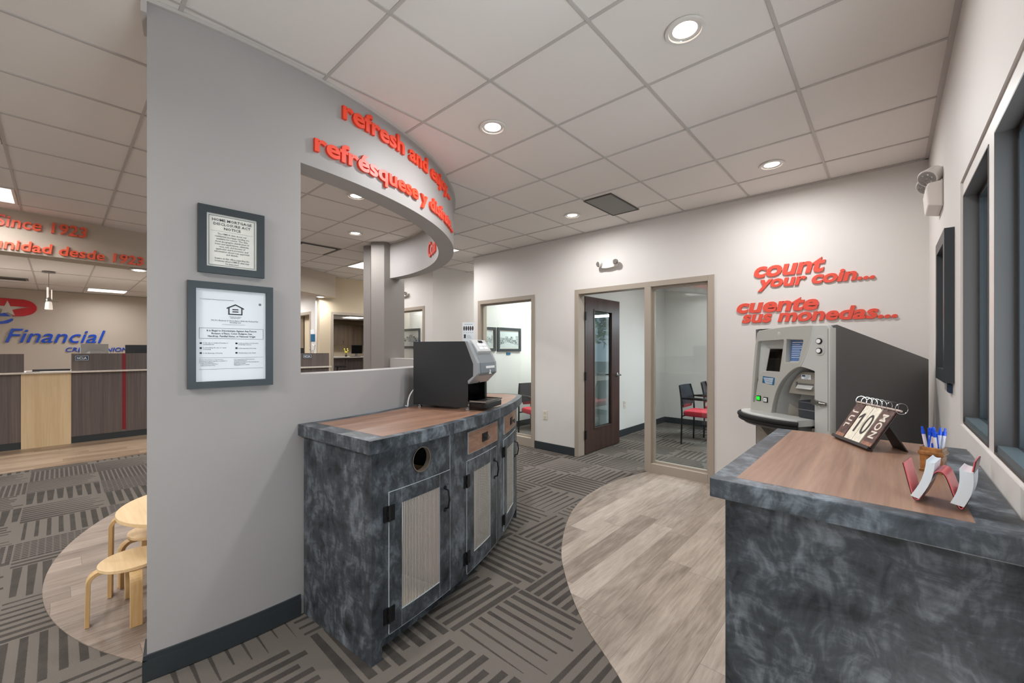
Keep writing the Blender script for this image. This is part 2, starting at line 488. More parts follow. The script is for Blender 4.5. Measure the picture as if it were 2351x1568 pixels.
class MB:
    def __init__(self):
        self.v, self.f, self.uv = [], [], {}
    def add(self, vs, fs, uvs=None):
        o = len(self.v)
        self.v += [tuple(p) for p in vs]
        for k, f in enumerate(fs):
            self.f.append([i + o for i in f])
            if uvs:
                self.uv[len(self.f) - 1] = uvs[k]
        return self
    def box(self, x0, x1, y0, y1, z0, z1):
        return self.add([(x0, y0, z0), (x1, y0, z0), (x1, y1, z0), (x0, y1, z0), (x0, y0, z1), (x1, y0, z1), (x1, y1, z1), (x0, y1, z1)],
                        [(3, 2, 1, 0), (4, 5, 6, 7), (0, 1, 5, 4), (1, 2, 6, 5), (2, 3, 7, 6), (3, 0, 4, 7)])
    def extr(self, pts, vec):
        n = len(pts)
        a = [Vector(p) for p in pts]
        b = [p + Vector(vec) for p in a]
        fs = [list(range(n))[::-1], list(range(n, 2 * n))] + [(i, (i + 1) % n, n + (i + 1) % n, n + i) for i in range(n)]
        return self.add(a + b, fs)
    def prism(self, pts, z0, z1):
        return self.extr([(x, y, z0) for x, y in pts], (0, 0, z1 - z0))
    def profile(self, rings, closed=True, caps=True):
        n = len(rings[0])
        vs = [p for r in rings for p in r]
        fs = []
        for i in range(len(rings) - 1):
            for j in range(n if closed else n - 1):
                k = (j + 1) % n
                fs.append((i * n + j, i * n + k, (i + 1) * n + k, (i + 1) * n + j))
        if caps:
            fs.append(list(range(n))[::-1])
            fs.append([(len(rings) - 1) * n + j for j in range(n)])
        return self.add(vs, fs)
    def tube(self, pts, r, n=10, sx=1.0):
        pts = [Vector(p) for p in pts]
        rings = []
        up = None
        for i, p in enumerate(pts):
            d = (pts[min(i + 1, len(pts) - 1)] - pts[max(i - 1, 0)]).normalized()
            if up is None:
                up = Vector((0, 0, 1)) if abs(d.z) < 0.95 else Vector((1, 0, 0))
            s = d.cross(up).normalized()
            up = s.cross(d).normalized()
            rr = r[i] if isinstance(r, (list, tuple)) else r
            rings.append([p + s * math.cos(2 * PI * k / n) * rr * sx + up * math.sin(2 * PI * k / n) * rr for k in range(n)])
        return self.profile(rings)
    def bar(self, pts, w, t, side):
        """flat bar of width w (along side) and thickness t following pts"""
        pts = [Vector(p) for p in pts]
        s = Vector(side).normalized()
        rings = []
        for i, p in enumerate(pts):
            d = (pts[min(i + 1, len(pts) - 1)] - pts[max(i - 1, 0)]).normalized()
            u = d.cross(s).normalized()
            rings.append([p + s * (a * w / 2) + u * (b * t / 2) for a, b in ((-1, -1), (1, -1), (1, 1), (-1, 1))])
        return self.profile(rings)
    def cyl(self, p0, p1, r0, r1=None, n=24):
        return self.tube([p0, p1], [r0, r0 if r1 is None else r1], n)
    def lathe(self, prof, c=(0, 0, 0), n=32):
        rings = [[(c[0] + r * math.cos(2 * PI * k / n), c[1] + r * math.sin(2 * PI * k / n), c[2] + z) for k in range(n)] for r, z in prof]
        return self.profile(rings, True, True)
    def arc(self, C, r0, r1, t0, t1, z0, z1, n=48):
        """ring sector between angles t0..t1 (degrees)"""
        rings = []
        for i in range(n + 1):
            t = R(t0 + (t1 - t0) * i / n)
            c, s = math.cos(t), math.sin(t)
            rings.append([(C[0] + r * c, C[1] + r * s, z) for r, z in ((r0, z0), (r1, z0), (r1, z1), (r0, z1))])
        return self.profile(rings)

def circ3(a, b, c):
    ax, ay, bx, by, cx, cy = *a, *b, *c
    d = 2 * (ax * (by - cy) + bx * (cy - ay) + cx * (ay - by))
    ux = ((ax * ax + ay * ay) * (by - cy) + (bx * bx + by * by) * (cy - ay) + (cx * cx + cy * cy) * (ay - by)) / d
    uy = ((ax * ax + ay * ay) * (cx - bx) + (bx * bx + by * by) * (ax - cx) + (cx * cx + cy * cy) * (bx - ax)) / d
    return (ux, uy), math.hypot(ax - ux, ay - uy)

def link_mesh(name, me, mat, parent=None, local=False):
    o = bpy.data.objects.new(name, me)
    COL.objects.link(o)
    if mat is not None:
        for m in (mat if isinstance(mat, (list, tuple)) else [mat]):
            me.materials.append(m)
    if parent is not None:
        o.parent = parent
        WM[o] = WM[parent]
        if not local:
            me.transform(WM[parent].inverted())
    else:
        WM[o] = Matrix.Identity(4)
    return o

def obj(name, mb, mat, parent=None, smooth=False, bevel=0.0, local=False, seg=2):
    me = bpy.data.meshes.new(name)
    me.from_pydata(mb.v, [], mb.f)
    if mb.uv:
        lay = me.uv_layers.new(name='UVMap')
        for p in me.polygons:
            for k, li in enumerate(p.loop_indices):
                lay.data[li].uv = mb.uv.get(p.index, [(0, 0)] * 9)[k]
    bm = bmesh.new()
    bm.from_mesh(me)
    bmesh.ops.recalc_face_normals(bm, faces=bm.faces)
    bm.to_mesh(me)
    bm.free()
    if smooth:
        me.shade_smooth()
        me.set_sharp_from_angle(angle=R(38))
    o = link_mesh(name, me, mat, parent, local)
    if bevel:
        b = o.modifiers.new('bevel', 'BEVEL')
        b.width = bevel
        b.segments = seg
        b.limit_method = 'ANGLE'
        b.angle_limit = R(40)
        b.harden_normals = False
    return o

def thing(name, label, cat, loc=(0, 0, 0), rotz=0.0, group=None):
    o = bpy.data.objects.new(name, None)
    COL.objects.link(o)
    o.empty_display_size = 0.05
    o.location = loc
    o.rotation_euler = (0, 0, rotz)
    WM[o] = Matrix.Translation(Vector(loc)) @ Matrix.Rotation(rotz, 4, 'Z')
    return tag(o, label, cat, group)

def tag(o, label, cat, group=None, kind=None):
    o['label'] = label
    o['category'] = cat
    if group:
        o['group'] = group
    if kind:
        o['kind'] = kind
    return o

def struct(name, mb, mat, label=None, cat=None, parent=None, **kw):
    o = obj(name, mb, mat, parent, **kw)
    if parent is None:
        o['kind'] = 'structure'
        o['label'] = label or name.replace('_', ' ')
        o['category'] = cat or name.split('_')[0]
    return o

def dup(root, label, loc=None, rotz=None, group=None):
    c = root.copy()
    COL.objects.link(c)
    if loc is not None:
        c.location = loc
    if rotz is not None:
        c.rotation_euler = (0, 0, rotz)
    c['label'] = label
    if group:
        c['group'] = group
    for ch in list(root.children):
        k = ch.copy()
        COL.objects.link(k)
        k.parent = c
        for g in list(ch.children):
            d = g.copy()
            COL.objects.link(d)
            d.parent = k
    return c

def text_mesh(s, size=1.0, extrude=0.0, bold=0.0, align='LEFT', spacing=1.0, res=4, line=1.0):
    c = bpy.data.curves.new('text', 'FONT')
    c.body = s
    c.size = size
    c.extrude = extrude
    c.offset = bold
    c.align_x = align
    c.space_character = spacing
    c.space_line = line
    c.resolution_u = res
    o = bpy.data.objects.new('text', c)
    COL.objects.link(o)
    dg = bpy.context.evaluated_depsgraph_get()
    me = bpy.data.meshes.new_from_object(o.evaluated_get(dg), depsgraph=dg)
    bpy.data.objects.remove(o)
    bpy.data.curves.remove(c)
    me.materials.clear()
    return me

def plate(outline, holes, depth, bevel=0.0, res=1):
    """2D outline with holes, extruded; mesh in XY with z 0..depth"""
    c = bpy.data.curves.new('plate', 'CURVE')
    c.dimensions = '2D'
    c.fill_mode = 'BOTH'
    c.extrude = depth / 2
    c.bevel_depth = bevel
    c.bevel_resolution = res
    for pts in [outline] + list(holes):
        sp = c.splines.new('POLY')
        sp.points.add(len(pts) - 1)
        for p, q in zip(sp.points, pts):
            p.co = (q[0], q[1], 0, 1)
        sp.use_cyclic_u = True
    o = bpy.data.objects.new('plate', c)
    COL.objects.link(o)
    dg = bpy.context.evaluated_depsgraph_get()
    me = bpy.data.meshes.new_from_object(o.evaluated_get(dg), depsgraph=dg)
    bpy.data.objects.remove(o)
    bpy.data.curves.remove(c)
    me.materials.clear()
    return me

def bounds(me):
    xs = [v.co.x for v in me.vertices]
    ys = [v.co.y for v in me.vertices]
    return min(xs), max(xs), min(ys), max(ys)

def split_letters(me):
    """islands of a text mesh grouped into letters by overlap along x"""
    bm = bmesh.new()
    bm.from_mesh(me)
    bmesh.ops.remove_doubles(bm, verts=bm.verts, dist=1e-6)
    bm.verts.ensure_lookup_table()
    seen, isl = set(), []
    for v in bm.verts:
        if v.index in seen:
            continue
        st, comp = [v], []
        seen.add(v.index)
        while st:
            a = st.pop()
            comp.append(a.index)
            for e in a.link_edges:
                b = e.other_vert(a)
                if b.index not in seen:
                    seen.add(b.index)
                    st.append(b)
        xs = [bm.verts[i].co.x for i in comp]
        isl.append([min(xs), max(xs), comp])
    isl.sort(key=lambda t: t[0])
    groups = []
    for a, b, comp in isl:
        hit = None
        for g in groups:
            ov = min(b, g[1]) - max(a, g[0])
            if ov > 0.5 * min(b - a, g[1] - g[0]):
                hit = g
        if hit:
            hit[0], hit[1] = min(hit[0], a), max(hit[1], b)
            hit[2] += comp
        else:
            groups.append([a, b, list(comp)])
    out = []
    for a, b, comp in groups:
        cs = set(comp)
        idx = {v: i for i, v in enumerate(comp)}
        vs = [bm.verts[i].co.copy() for i in comp]
        fs = [[idx[v.index] for v in f.verts] for f in bm.faces if f.verts[0].index in cs]
        out.append((vs, fs))
    bm.free()
    return out

def lettering(name, label, s, width, height_ref, mapping, mat, size, depth, bold=0.02, shear=0.0, group=None, base=(0, 0, 0), cat='sign', spacing=1.0):
    """dimensional letters; mapping(x, y, z) -> world; the line is stretched to `width`"""
    me = text_mesh(s, size, depth / 2, bold * size, spacing=spacing)
    x0, x1, y0, y1 = bounds(me)
    kx = width / (x1 - x0)
    t = thing(name, label, cat, base, 0, group)
    for vs, fs in split_letters(me):
        mb = MB()
        mb.add([mapping((v.x - x0) * kx + v.y * shear, v.y, v.z + depth / 2) for v in vs], fs)
        obj('letter', mb, mat, t)
    bpy.data.meshes.remove(me)
    return t

def print_on(name, s, size, mapping, mat, parent, align='LEFT', bold=0.0, width=None, line=1.0, depth=0.0004):
    me = text_mesh(s, size, depth / 2, bold * size, align, 1.0, 2, line)
    x0, x1, y0, y1 = bounds(me)
    k = 1.0
    if width:
        k = width / (x1 - x0)
    for v in me.vertices:
        v.co = Vector(mapping(v.co.x * k, v.co.y, v.co.z + depth / 2))
    return link_mesh(name, me, mat, parent)

# ------------------------------------------------------------------ the setting
CZ = 2.825                      # main ceiling
TZ = 2.54                       # ceiling over the tellers
XR, YB, YREAR = 0.23, 4.46, -3.0
CC, RR = (-4.83, 0.652), 2.583  # the round feature wall
RIN = RR - 0.15
BC, BR = circ3((-6.77, -0.40), (-6.93, 0.79), (-8.12, 3.71))   # curved bulkhead over the tellers

def pol(r, t, C=CC):
    return (C[0] + r * math.cos(R(t)), C[1] + r * math.sin(R(t)))
def beam_t(y, r=BR):
    return math.degrees(math.asin((y - BC[1]) / r))

struct('floor', MB().box(-14, XR + 0.15, YREAR - 0.15, 8.0, -0.10, 0.0), M['carpet'], 'striped taupe and charcoal carpet tile floor of the branch', 'floor')

# wood-look vinyl areas let into the carpet
edge = [(-0.60, 1.10), (-0.70, 1.45), (-0.812, 1.566), (-0.936, 1.651), (-1.114, 1.765), (-1.322, 1.945), (-1.554, 2.19), (-1.698, 2.39), (-1.853, 2.66),
        (-1.998, 2.99), (-2.085, 3.35), (-2.108, 3.70), (-2.087, 4.01), (-2.03, 4.28), (-1.984, 4.46)]
def smooth(pts, n=6):
    out = []
    for i in range(len(pts) - 1):
        p0, p1, p2, p3 = pts[max(i - 1, 0)], pts[i], pts[i + 1], pts[min(i + 2, len(pts) - 1)]
        for k in range(n):
            t = k / n
            out.append(tuple(0.5 * (2 * p1[j] + (p2[j] - p0[j]) * t + (2 * p0[j] - 5 * p1[j] + 4 * p2[j] - p3[j]) * t * t
                                    + (3 * p1[j] - p0[j] - 3 * p2[j] + p3[j]) * t ** 3) for j in range(len(p1))))
    out.append(pts[-1])
    return out
poly = smooth(edge) + [(XR, 4.46), (XR, 1.10)]
struct('floor_wood', MB().prism(poly, 0.0, 0.004), M['lvp'], 'pale oak plank floor area with a curved edge by the coin machine', 'floor')
circ = []
for k in range(180):
    p = (-3.558 + 2.25 * math.cos(2 * PI * k / 180), 2.192 + 2.25 * math.sin(2 * PI * k / 180))
    d = math.hypot(p[0] - CC[0], p[1] - CC[1])
    if d > RR - 0.08 and p[1] > 0.25:          # the round wall cuts the circle off
        p = (CC[0] + (p[0] - CC[0]) * (RR - 0.08) / d, CC[1] + (p[1] - CC[1]) * (RR - 0.08) / d)
    circ.append(p)
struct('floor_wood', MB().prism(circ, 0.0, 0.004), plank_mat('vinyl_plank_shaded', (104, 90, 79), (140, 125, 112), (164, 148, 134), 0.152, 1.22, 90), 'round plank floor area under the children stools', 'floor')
struct('floor_wood', MB().box(-13, -7.2, YREAR, 3.45, 0.0, 0.004), M['lvp_strip'], 'golden plank floor in front of the teller counter', 'floor')

# ceilings
struct('ceiling', MB().box(-13, XR + 0.15, YREAR - 0.15, 8.0, CZ + 0.006, CZ + 0.10), M['ceil'], 'white acoustic tile ceiling', 'ceiling')
g = MB()
XG = [-0.37 - 0.61 * k for k in range(-1, 20)]
YG = [1.576 + 0.61 * k for k in range(-8, 11)]
for x in XG:
    if x < XR:
        g.box(x - 0.0075, x + 0.0075, YREAR, 7.9, CZ, CZ + 0.008)
for y in YG:
    if y > YREAR:
        g.box(-12.4, XR, y - 0.0075, y + 0.0075, CZ + 0.0006, CZ + 0.0075)
struct('ceiling_grid', g, M['tbar'], 'suspended ceiling grid of slim metal bars', 'ceiling')
# wall angle of the ceiling along right and back wall
a = MB()
a.box(XR - 0.022, XR, YREAR, YB, CZ - 0.004, CZ + 0.004)
a.box(-4.876, XR, YB - 0.022, YB, CZ - 0.004, CZ + 0.004)
struct('trim_1', a, M['tbar'], 'metal edge angle of the ceiling along the walls', 'trim')

# lower ceiling behind the curved bulkhead
t0, t1 = beam_t(YREAR), beam_t(3.72)
bo = [pol(BR - 0.15, t0 + (t1 - t0) * k / 30, BC) for k in range(31)]
struct('ceiling_low', MB().prism(bo + [(-12.6, 3.72), (-12.6, YREAR)], TZ + 0.006, TZ + 0.05), M['ceil'], 'lower tile ceiling over the tellers', 'ceiling')
g = MB()
for y in YG:
    if YREAR < y < 3.6:
        xe = BC[0] + math.sqrt((BR - 0.15) ** 2 - (y - BC[1]) ** 2)
        g.box(-12.5, xe, y - 0.0075, y + 0.0075, TZ, TZ + 0.008)
for x in XG:
    if -12.4 < x < -7.0 and round(-(x + 0.37) / 0.61) in (12, 15, 18):
        dy = (BR - 0.15) ** 2 - (x - BC[0]) ** 2
        ym = BC[1] + math.sqrt(dy) if dy > 0 else YREAR
        y0 = BC[1] - math.sqrt(dy) if dy > 0 else YREAR
        g.box(x - 0.0075, x + 0.0075, max(YREAR, y0), 3.6 if x < -8.3 else min(3.6, ym), TZ + 0.0006, TZ + 0.0075)
struct('ceiling_grid', g, M['tbar'], 'ceiling grid bars over the tellers', 'ceiling')
struct('wall_bulkhead', MB().arc(BC, BR - 0.30, BR, t0, t1, 2.39, CZ + 0.006, 40), M['tan2'], 'curved beige bulkhead hanging over the teller line', 'wall', smooth=True)

# right wall with the window openings
WY0, WY1, WZ0, WZ1 = -0.50, 2.605, 1.055, 2.09
w = MB()
w.box(XR, XR + 0.15, YREAR, 8.0, 0, WZ0)
w.box(XR, XR + 0.15, YREAR, 8.0, WZ1, CZ + 0.01)
w.box(XR, XR + 0.15, WY1, 8.0, WZ0, WZ1)
w.box(XR, XR + 0.15, YREAR, WY0, WZ0, WZ1)
struct('wall_right', w, M['wall'], 'white wall with the dark framed windows', 'wall')

# back wall with two openings
w = MB()
Y2 = YB + 0.12
w.box(-4.876, -4.775, YB, Y2, 0, CZ + 0.01)
w.box(-4.775, -3.627, YB, Y2, 2.128, CZ + 0.01)
w.box(-3.627, -2.966, YB, Y2, 0, CZ + 0.01)
w.box(-2.966, -1.296, YB, Y2, 2.128, CZ + 0.01)
w.box(-1.296, XR, YB, Y2, 0, CZ + 0.01)
struct('wall_back', w, M['wall'], 'white wall with the office door and the coin lettering', 'wall')
# hall beyond: same plane further on, return wall, end wall
w = MB()
w.box(-7.25, -7.10, YB, Y2, 0, CZ + 0.01)
w.box(-7.10, -6.187, YB, Y2, 2.15, CZ + 0.01)
w.box(-6.187, -5.95, YB, Y2, 0, CZ + 0.01)
struct('wall_hall', w, M['wall'], 'white wall behind the grey column with a framed glass panel', 'wall')
struct('wall_hall', MB().box(-6.05, -5.95, Y2, 7.0, 0, CZ + 0.01).box(-6.05, -4.83, 7.0, 7.1, 0, CZ + 0.01), M['wall'], 'shaded white wall of the side hall', 'wall')
struct('wall_hall', MB().box(-8.30, -6.05, 5.0, 5.1, 0, CZ + 0.01), M['wall'], 'office wall carrying the town picture behind the hall glass', 'wall')
# offices
w = MB()
w.box(-4.93, -4.83, Y2, 7.66, 0, CZ + 0.01)
w.box(-3.20, -3.10, Y2, 7.66, 0, CZ + 0.01)
w.box(-4.93, -2.0, 7.66, 7.76, 0, CZ + 0.01).box(-0.20, XR, 7.66, 7.76, 0, CZ + 0.01).box(-2.0, -0.20, 7.66, 7.76, 0, 0.80).box(-2.0, -0.20, 7.66, 7.76, 2.15, CZ + 0.01)
struct('wall_office', w, paint('wall_paint_office', (214, 213, 208)), 'pale walls of the two glazed offices', 'wall')
# tan wall with the work room
w = MB()
w.box(-8.42, -8.30, 3.48, 3.70, 0, CZ + 0.01)
w.box(-8.42, -8.30, 3.70, 4.75, 2.12, CZ + 0.01)
w.box(-8.42, -8.30, 4.75, 9.0, 0, CZ + 0.01)
struct('wall_tan', w, M['tan'], 'tan wall with the open doorway to the work room', 'wall')
struct('wall_workroom', MB().box(-14.9, -14.8, 3.60, 9.0, 0, CZ).box(-14.8, -8.42, 8.9, 9.0, 0, CZ).box(-14.8, -8.42, 3.60, 3.70, 0, CZ), M['tan'], 'tan walls of the work room behind the doorway', 'wall')
# wall beyond the tellers
w = MB()
w.box(-12.6, -9.40, 3.45, 3.57, 0, TZ)
w.box(-9.40, -8.63, 3.45, 3.57, 2.13, TZ)
w.box(-8.63, -8.42, 3.45, 3.57, 0, TZ)
struct('wall_teller', w, M['wall'], 'white wall beyond the tellers with a framed opening', 'wall')
struct('wall_teller', MB().box(-12.6, -12.5, YREAR, 3.6, 0, TZ), M['tan2'], 'beige wall behind the tellers carrying the blue lettering', 'wall')
struct('wall_rear', MB().box(-12.6, XR + 0.15, YREAR - 0.12, YREAR, 0, CZ + 0.01), M['wall'], 'wall behind the viewer', 'wall')

# round feature wall: solid leaf, ring beam and low wall, with one opening between
fw = MB()
TL, TO, TE = -8.95, 4.37, 97.0
fw.arc(CC, RIN, RR, TL, TO, 0, CZ, 24)
fw.arc(CC, RIN, RR, TO, TE, 2.345, CZ, 72)
fw.arc(CC, RIN, RR, TO, TE, 0, 1.246, 72)
struct('wall_left', fw, M['grey'], 'round grey feature wall with a wide curved opening', 'wall', smooth=True)
struct('trim_2', MB().arc(CC, RR, RR + 0.018, TL - 0.5, TE, CZ - 0.012, CZ + 0.004, 90).arc(CC, RIN - 0.01, RIN, TL - 0.5, TE, CZ - 0.012, CZ + 0.004, 90)
       .arc(CC, RIN - 0.01, RR + 0.018, TL - 0.42, TL, CZ - 0.06, CZ + 0.004, 1), M['tbar'], 'pale metal edge trim along the top of the round wall', 'trim', smooth=True)
b = MB()
b.arc(CC, RR, RR + 0.014, TL - 0.3, TO - 0.05, 0.004, 0.088, 20)
b.arc(CC, RR, RR + 0.009, TL - 0.25, TO - 0.05, 0.088, 0.108, 20)
b.arc(CC, RIN - 0.014, RR + 0.014, TL - 0.32, TL, 0.004, 0.088, 1)
struct('baseboard_left', b, M['base'], 'charcoal baseboard along the foot of the round wall', 'baseboard', smooth=True)
# column where the ring beam ends
c = MB()
c.prism([(-5.06, 3.30), (-5.06, 2.985), (-5.20, 2.87), (-5.50, 3.02), (-5.50, 3.30)], 0, CZ)
c.prism([(-5.36, 3.10), (-5.36, 3.00), (-5.475, 2.905), (-5.62, 3.00), (-5.62, 3.30), (-5.40, 3.30)], 0, CZ - 0.001)
struct('column', c, M['greige'], 'grey column carrying the end of the ring beam', 'column')

# baseboards
def base_run(name, label, parts):
    b = MB()
    for p in parts:
        b.box(*p)
    struct(name, b, M['base'], label, 'baseboard', bevel=0.003)
base_run('baseboard_back', 'charcoal baseboard of the back wall', [(-3.627, -2.966, YB - 0.012, YB, 0, 0.105), (-1.296, XR, YB - 0.012, YB, 0, 0.105), (-4.876, -4.775, YB - 0.012, YB, 0, 0.105)])
base_run('baseboard_office', 'charcoal baseboards inside the offices', [(-3.10, -3.088, Y2, 7.66, 0, 0.105), (-3.10, XR, 7.648, 7.66, 0, 0.105), (-4.83, -4.818, Y2, 7.66, 0, 0.105), (-4.83, -3.2, 7.648, 7.66, 0, 0.105)])
base_run('baseboard_hall', 'charcoal baseboards of the side hall', [(-5.95, -5.938, YB, 7.0, 0, 0.105), (-6.187, -5.95, YB - 0.012, YB, 0, 0.105)])
base_run('baseboard_right', 'charcoal baseboard of the window wall', [(XR - 0.012, XR, YREAR, YB, 0, 0.105)])

# ---------------- windows and glazed frames
def glazed_frame(name, label, x0, x1, z1, bars, rails, pane, y0=YB - 0.012, y1=YB + 0.13, fw=0.06):
    """metal frame round an opening of the back wall; bars: extra uprights, rails: (x0,x1,z0,z1), pane: glass boxes"""
    m = MB()
    m.box(x0, x0 + fw, y0, y1, 0, z1)
    m.box(x1 - fw, x1, y0, y1, 0, z1)
    m.box(x0 + fw, x1 - fw, y0, y1, z1 - 0.06, z1)
    for bx0, bx1 in bars:
        m.box(bx0, bx1, y0, y1, 0, z1 - 0.06)
    for r in rails:
        m.box(r[0], r[1], y0, y1, r[2], r[3])
    o = struct(name, m, M['frame'], label, 'window', bevel=0.003)
    # stops that hold the glass
    s = MB()
    for (gx0, gx1, gz0, gz1) in pane:
        for (a0, a1, b0, b1) in ((gx0, gx0 + 0.022, gz0, gz1), (gx1 - 0.022, gx1, gz0, gz1), (gx0 + 0.022, gx1 - 0.022, gz0, gz0 + 0.022), (gx0 + 0.022, gx1 - 0.022, gz1 - 0.022, gz1)):
            s.box(a0, a1, y0 + 0.05, y0 + 0.09, b0, b1)
    obj('glazing_stop', s, M['frame'], o)
    for (gx0, gx1, gz0, gz1) in pane:
        p = obj('glass_pane', MB().box(gx0 + 0.003, gx1 - 0.003, y0 + 0.066, y0 + 0.072, gz0 + 0.003, gz1 - 0.003), M['glass'], o)
    return o
glazed_frame('window_1', 'taupe framed office glass nearest the round wall', -4.775, -3.627, 2.128, [], [(-4.715, -3.687, 0, 0.125)], [(-4.715, -3.687, 0.125, 2.068)])
glazed_frame('window_2', 'taupe door frame with the tall glass sidelight', -2.966, -1.296, 2.128, [(-2.030, -1.955)], [(-1.955, -1.356, 0, 0.10)], [(-1.955, -1.356, 0.10, 2.068)])
glazed_frame('window_3', 'taupe framed glass of the side hall', -7.10, -6.187, 2.15, [], [(-7.04, -6.247, 0, 0.12)], [(-7.04, -6.247, 0.12, 2.09)])
glazed_frame('window_4', 'taupe framed opening in the white wall beyond the tellers', -9.40, -8.63, 2.13, [], [], [], 3.438, 3.58)
# framed doorway of the work room (in the tan wall)
m = MB()
m.box(-8.43, -8.288, 3.70, 3.755, 0, 2.12).box(-8.43, -8.288, 4.695, 4.75, 0, 2.12).box(-8.43, -8.288, 3.755, 4.695, 2.065, 2.12)
struct('door_2', m, M['frame'], 'taupe door frame of the work room', 'door frame', bevel=0.003)

# exterior windows in the right wall: a shallow drywall recess, a pale face frame, dark units in it
units = [(1.993, 2.592)] + [(1.993 - 0.595 * k, 2.490 - 0.595 * k) for k in range(1, 5)]
UZ0, UZ1 = 1.064, 2.030
ff = MB()
x0, x1 = XR + 0.008, XR + 0.14
ff.box(x0, x1, WY0, WY1, WZ0, UZ0).box(x0, x1, WY0, WY1, UZ1, WZ1).box(x0, x1, units[0][1], WY1, UZ0, UZ1).box(x0, x1, WY0, units[-1][0], UZ0, UZ1)
for k in range(4):
    ff.box(x0, x1, units[k + 1][1], units[k][0], UZ0, UZ1)
struct('trim_3', ff, M['trim_white'], 'pale face frame round the row of dark windows', 'trim')
for k, (y0, y1) in enumerate(units):
    m = MB()
    xa, xb = XR + 0.006, XR + 0.135
    t_ = 0.006
    m.box(xa, xb, y0, y0 + t_, UZ0, UZ1).box(xa, xb, y1 - t_, y1, UZ0, UZ1).box(xa, xb, y0 + t_, y1 - t_, UZ1 - t_, UZ1).box(xa, xb, y0 + t_, y1 - t_, UZ0, UZ0 + t_)
    o = struct('window_%d' % (5 + k), m, M['win_frame'], ('dark bronze window farthest along the window wall', 'dark bronze window just behind the card holder', 'dark bronze window abreast of the viewer', 'dark bronze window at the back of the viewer', 'dark bronze window hindmost of the row')[k], 'window')
    obj('sill', MB().box(xa + 0.006, XR + 0.05, y0 + t_, y1 - t_, UZ0 + t_, UZ0 + 0.026), plain('window_sill_grey', (92, 104, 108), 0.35), o)
    s_ = MB()
    xs, xe = XR + 0.050, XR + 0.075
    w_ = 0.022
    s_.box(xs, xe, y0 + t_, y0 + t_ + w_, UZ0 + t_, UZ1 - t_).box(xs, xe, y1 - t_ - w_, y1 - t_, UZ0 + t_, UZ1 - t_)
    s_.box(xs, xe, y0 + t_ + w_, y1 - t_ - w_, UZ1 - t_ - w_, UZ1 - t_).box(xs, xe, y0 + t_ + w_, y1 - t_ - w_, UZ0 + t_, UZ0 + t_ + w_)
    obj('sash', s_, M['charcoal'], o, bevel=0.002)
    obj('glass_pane', MB().box(XR + 0.060, XR + 0.065, y0 + t_ + 0.01, y1 - t_ - 0.01, UZ0 + t_ + 0.01, UZ1 - t_ - 0.01), M['glass_win'], o)
m = MB()
for x in (-2.0, -1.10, -0.26):
    m.box(x, x + 0.06, 7.68, 7.75, 0.80, 2.15)
m.box(-1.94, -0.26, 7.68, 7.75, 0.80, 0.86).box(-1.94, -0.26, 7.68, 7.75, 2.09, 2.15)
o = struct('window_9', m, M['win_frame'], 'dark window in the far wall of the office with the open door', 'window')
obj('glass_pane', MB().box(-1.98, -0.22, 7.71, 7.716, 0.82, 2.13), M['glass_win'], o)
struct('ground_outside', MB().box(XR + 0.15, 40, -30, 8.0, -0.15, -0.05).box(-16, 40, 8.0, 40, -0.15, -0.05), M['asphalt'], 'pavement outside the windows', 'ground')

# ------------------------------------------------------------------ lamps and vents in the ceiling
def downlight(label, x, y, z=CZ, watts=P_DOWN, group='recessed downlights', r=0.085, drop=0.0):
    t = thing('downlight', label, 'ceiling light', (x, y, z), 0, group)
    obj('trim_ring', MB().lathe([(r * 0.80, 0.004), (r * 0.84, -0.006), (r, -0.005), (r + 0.002, 0.003)], n=40), M['trim_white'], t, True, local=True)
    obj('reflector', MB().profile([[(rr * math.cos(2 * PI * k / 40), rr * math.sin(2 * PI * k / 40), zz) for k in range(40)] for rr, zz in ((r * 0.82, 0.0), (r * 0.72, 0.012), (r * 0.66, 0.02))], True, False), M['reflector'], t, True, local=True)
    obj('lens', MB().cyl((0, 0, 0.003 - drop), (0, 0, 0.008), r * 0.62, n=32), M['lens'], t, local=True)
    if watts:
        area('downlight_lamp', (x, y, z - 0.012 - drop), r * 1.3, 0, watts, WARM, disk=True, spread=R(176))
    return t
for lab, x, y in (('large recessed downlight nearest the viewer, above the plank floor', -0.683, 1.92),
                  ('recessed downlight beside the red lettering of the round wall', -1.914, 1.917),
                  ('recessed downlight above the coin machine', -0.677, 3.787),
                  ('recessed downlight beside the grey vent in front of the office door', -2.54, 3.768),
                  ('nearest recessed downlight seen through the round wall opening', -3.739, 1.911),
                  ('second recessed downlight seen through the round wall opening', -4.951, 2.519)):
    downlight(lab, x, y)
for lab, y in (('small downlight under the bulkhead above the teller counter', 0.70), ('small downlight under the end of the tan bulkhead', 3.42)):
    x = BC[0] + math.sqrt((BR - 0.15) ** 2 - (y - BC[1]) ** 2)
    downlight(lab, x, y, 2.380, 9.0, 'bulkhead downlights', drop=0.014)

